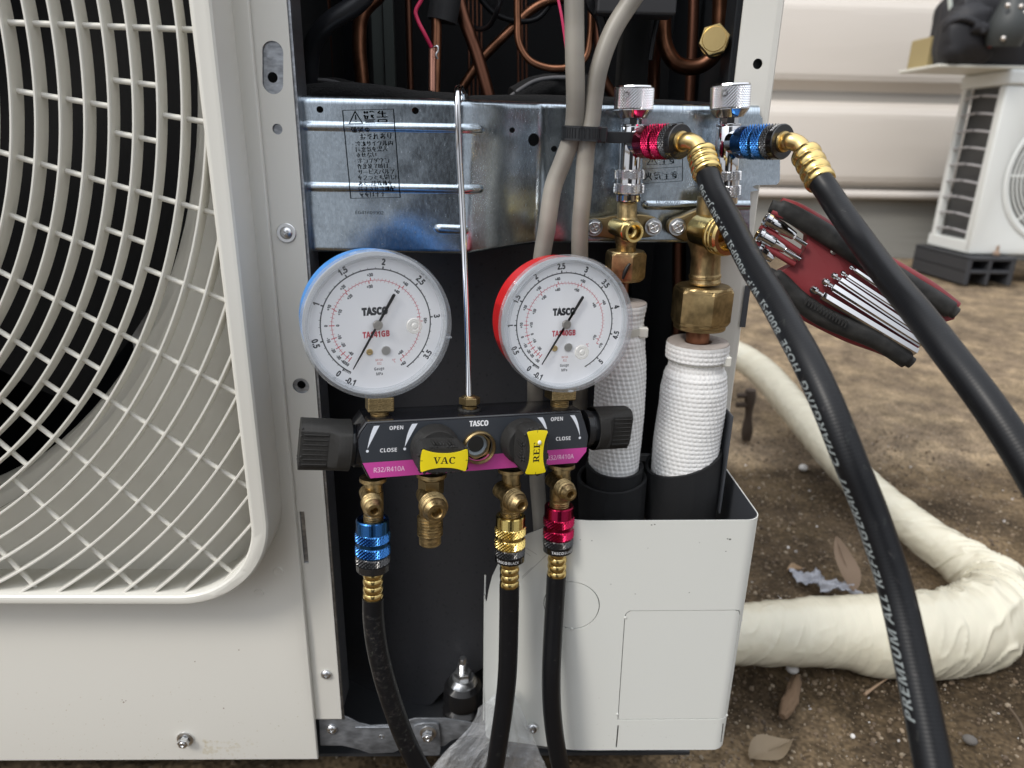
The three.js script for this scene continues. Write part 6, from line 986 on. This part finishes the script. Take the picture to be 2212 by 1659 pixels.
// ------------------------------------------------------------------ the other outdoor unit and what lies on it
{
  const bh = 0.125, FL = AY(2092, 545, bh + 0.008), RL = AY(1996, 515, bh + 0.008), zf = FL.z, zr = zf - 0.28, xl = FL.x;
  const topY = A(2160, 152, zf).y, w = 0.98, xr = xl + w, h = topY - bh;
  const o2 = thing('outdoor_unit', 'white outdoor air conditioner by the house wall with a tool bag on top', 'air conditioner', V(xl + w / 2, bh, (zf + zr) / 2));
  const paint = mat([0.68, 0.7, 0.68], 0.4), FC = A(2316, 380, zf), fr = mm(143, FC);
  const front = rrect(xl, bh, xr, topY - 0.05, 0.012); front.holes.push(circle(FC.x, FC.y, fr));
  part(o2, 'front_panel', prism(front, 0.03, 0.01).translate(0, 0, zf), paint);
  const prof2 = [[xl + 0.05, zf - 0.02], [xl + 0.05, zf - 0.04], [xl + 0.001, zf - 0.05], [xl + 0.001, zf - 0.07]]; void prof2;
  part(o2, 'corner_strip', box(0.05, h - 0.05, 0.03, V(xl + 0.026, bh + (h - 0.05) / 2, zf - 0.034), 0.01), paint);
  part(o2, 'top_panel', box(w + 0.01, 0.055, zf - zr + 0.02, V(xl + w / 2, topY - 0.022, (zf + zr) / 2), 0.012), paint);
  part(o2, 'base_frame', box(w, 0.05, zf - zr, V(xl + w / 2, bh + 0.026, (zf + zr) / 2 - 0.012), 0.006), paint);
  part(o2, 'rear_post', box(0.03, h - 0.08, 0.03, V(xl + 0.016, bh + h / 2, zr + 0.016), 0.006), paint);
  part(o2, 'coil', box(0.03, h - 0.1, zf - zr - 0.05, V(xl + 0.05, bh + h / 2, (zf + zr) / 2 + 0.006)), mat([0.05, 0.05, 0.05], 0.6));
  part(o2, 'inner_body', box(w - 0.15, h - 0.1, zf - zr - 0.1, V(xl + w / 2 + 0.05, bh + h / 2, (zf + zr) / 2 - 0.04)), mat([0.03, 0.03, 0.03], 0.8));
  for (let i = 0; i < 9; i++) { const y = lerp(topY - 0.085, bh + 0.085, i / 8); part(o2, 'guard_wire', sweep([V(xl + 0.006, y - 0.004, zr + 0.02), V(xl - 0.004, y + 0.004, (zf + zr) / 2), V(xl + 0.006, y - 0.004, zf - 0.03)], 0.0045, { n: 12, m: 8 }), mat([0.42, 0.41, 0.42], 0.5)); }
  const gr = part(o2, 'fan_guard', turned([[fr + 0.012, 0.004], [fr, 0.008], [fr - 0.012, 0.0], [fr - 0.012, -0.02]], V(FC.x, FC.y, zf), V(0, 0, 1), 64), paint);
  for (let k = 1; k < 16; k++) part(gr, 'guard_ring', new THREE.TorusGeometry(fr * k / 16, 0.004, 6, 72).translate(FC.x, FC.y, zf - 0.006), paint);
  for (let k = 0; k < 8; k++) { const a = k / 8 * 6.2832 + 0.02; part(gr, 'guard_spoke', sweep([V(FC.x, FC.y, zf - 0.008), V(FC.x + fr * Math.cos(a), FC.y + fr * Math.sin(a), zf - 0.008)], 0.0045, { n: 1, m: 8 }), paint); }
  part(o2, 'fan', turned([[0, 0], [fr * 0.95, -0.002]], V(FC.x, FC.y, zf - 0.06), V(0, 0, 1), 40), mat([0.16, 0.165, 0.16], 0.6));
  // hollow plastic blocks it stands on
  const blk = thing('unit_block', 'dark grey hollow plastic block under the left end of the white unit', 'support block', V(xl + 0.08, 0, (zf + zr) / 2), 'blocks under the far unit'), bm = mat([0.035, 0.037, 0.042], 0.55), bd = zf - zr + 0.1;
  part(blk, 'block_wall', [box(0.02, bh - 0.012, bd, V(xl - 0.015, bh / 2, (zf + zr) / 2), 0.004), box(0.02, bh - 0.012, bd, V(xl + 0.165, bh / 2, (zf + zr) / 2), 0.004), box(0.015, bh - 0.012, bd, V(xl + 0.07, bh / 2, (zf + zr) / 2), 0.004), box(0.2, 0.016, bd, V(xl + 0.075, bh - 0.012, (zf + zr) / 2), 0.004), box(0.2, 0.014, bd * 0.998, V(xl + 0.075, bh * 0.48, (zf + zr) / 2), 0.004)], bm);
  part(blk, 'bolt', [hex(0.014, 0.014, V(xl + 0.1, bh + 0.002, zf + 0.025), V(0, 1, 0)), sweep([V(xl + 0.1, bh, zf + 0.025), V(xl + 0.1, bh + 0.04, zf + 0.025)], 0.006, { n: 1, m: 10 })], metal([0.6, 0.45, 0.35], 0.4));
  const b2 = blk.clone(); b2.name = numbered('unit_block'); b2.position.x += 0.7; scene.add(b2); b2.userData = { ...blk.userData, label: 'dark grey hollow plastic block under the right end of the white unit' };
  // a thin board on top, sticking out to the left; a card box, a black tool bag, a pale rod and a dark tool
  const ty = topY + 0.006, L0 = A(1942, 142, zr), bw = xr - L0.x;
  solo('board', 'thin pale board lying on the white unit under the tool bag', 'board', box(bw, 0.012, zf - zr, V(L0.x + bw / 2, ty + 0.006, (zf + zr) / 2), 0.005), mat([0.66, 0.65, 0.58], 0.5), V(L0.x + bw / 2, ty, (zf + zr) / 2));
  const by = ty + 0.012, zb = (zf + zr) / 2, C0 = A(2003, 130, zb - 0.03), C1 = A(2048, 80, zb - 0.03);
  solo('card_box', 'plain tan cardboard box behind the left end of the tool bag', 'box', [box(0.2, C1.y - by, 0.14, V(C0.x + 0.1, by + (C1.y - by) / 2, zb - 0.1), 0.003), box(0.19, 0.002, 0.135, V(C0.x + 0.1, C1.y + 0.001, zb - 0.1))], mat([0.34, 0.27, 0.13], 0.85), V(C0.x + 0.1, by, zb - 0.1));
  const bag = thing('tool_bag', 'black fabric tool bag with pockets lying on the white unit', 'bag', V(A(2110, 130, zb).x, by, zb)), cl = mat([0.011, 0.011, 0.014], 0.62);
  const blob = (u, v, rx, ry, rz, k, dz = 0) => { const c = A(u, v, zb + dz), g = new THREE.SphereGeometry(1, 56, 40), p = g.attributes.position; for (let i = 0; i < p.count; i++) { const x = p.getX(i), y = p.getY(i), z = p.getZ(i), s = 1 + 0.4 * (fbm(x * 1.6 + k, y * 1.6 + k, z * 1.6 + k, 2) - 0.5), f = 1 - Math.abs(2 * noise(x * 5 + k, y * 3, z * 5) - 1), q = (e) => Math.sign(e) * Math.pow(Math.abs(e), 0.72); p.setXYZ(i, c.x + q(x) * rx * s, Math.max(by + 0.003, c.y + q(y) * ry * (s + 0.05 * f)), c.z + q(z) * rz * s); } g.computeVertexNormals(); return g; };
  part(bag, 'bag_body', [blob(2130, 70, 0.19, 0.22, 0.13, 3), blob(2215, 40, 0.2, 0.3, 0.13, 8)], cl);
  part(bag, 'pocket', blob(2090, 78, 0.1, 0.1, 0.06, 14, 0.12), cl); part(bag, 'pocket', blob(2062, 80, 0.05, 0.14, 0.08, 21, 0.06), cl);
  part(bag, 'strap', sweep([A(2040, 100, zb + 0.1), A(2045, 60, zb + 0.13), A(2075, 40, zb + 0.17), A(2112, 52, zb + 0.19), A(2125, 70, zb + 0.2)], 0.012, { n: 30, m: 10 }), cl);
  part(bag, 'flap', sweep([A(2100, 58, zb + 0.18), A(2140, 66, zb + 0.19), A(2165, 82, zb + 0.19)], 0.022, { n: 20, m: 12 }), cl);
  part(bag, 'red_tag', sweep([A(2134, 98, zb + 0.19), A(2156, 84, zb + 0.2)], 0.012, { n: 4, m: 10 }), mat([0.3, 0.03, 0.02], 0.6));
  const tool = thing('cordless_tool', 'dark grey tool with bright rivets leaning in the tool bag', 'power tool', A(2175, 110, zb + 0.2));
  part(tool, 'tool_body', [sweep([A(2166, 100, zb + 0.2), A(2180, 50, zb + 0.21), A(2198, -20, zb + 0.21)], (t) => 0.055 + 0.012 * Math.sin(t * 5), { n: 24, m: 24 })], mat([0.04, 0.045, 0.045], 0.5));
  for (const [u, v] of [[2177, 12], [2212, 28], [2208, 52], [2205, 14], [2167, 83]]) part(tool, 'rivet', ball(0.009, A(u, v, zb + 0.262), 10), metal([0.7, 0.65, 0.6], 0.35));
  const rb = A(2056, 55, zb + 0.05), rt = A(2048, -60, zb + 0.05); const rod = solo('white_rod', 'pale upright rod behind the tool bag', 'rod', [sweep([rb, rt], 0.008, { n: 2, m: 12 }), sweep([rb.clone().add(V(0.03, 0, 0)), rt.clone().add(V(0.05, 0, 0))], 0.014, { n: 2, m: 14 })], mat([0.6, 0.65, 0.6], 0.4), rb); void rod;
}


{ // made-up dark cabinet, added to darken reflections in chrome, lenses and zinc
  const c = thing('tool_cabinet', 'unseen dark grey cabinet added behind the camera to darken reflections', 'cabinet', V(0.05, 0.01, 1.35)), m = mat([0.035, 0.037, 0.042], 0.5);
  part(c, 'cabinet_body', box(0.62, 1.2, 0.42, V(0.05, 0.62, 1.35), 0.01), m);
  for (const s of [-1, 1]) { const d = part(c, 'door', box(0.29, 1.1, 0.012, V(0.05 + s * 0.15, 0.62, 1.136), 0.004), m); part(d, 'handle', box(0.012, 0.14, 0.02, V(0.05 + s * 0.03, 0.66, 1.12), 0.004), zinc); }
}
scene.traverse((o) => { if (o.isMesh) { o.castShadow = true; o.receiveShadow = true; } });
renderer.render(scene, camera);
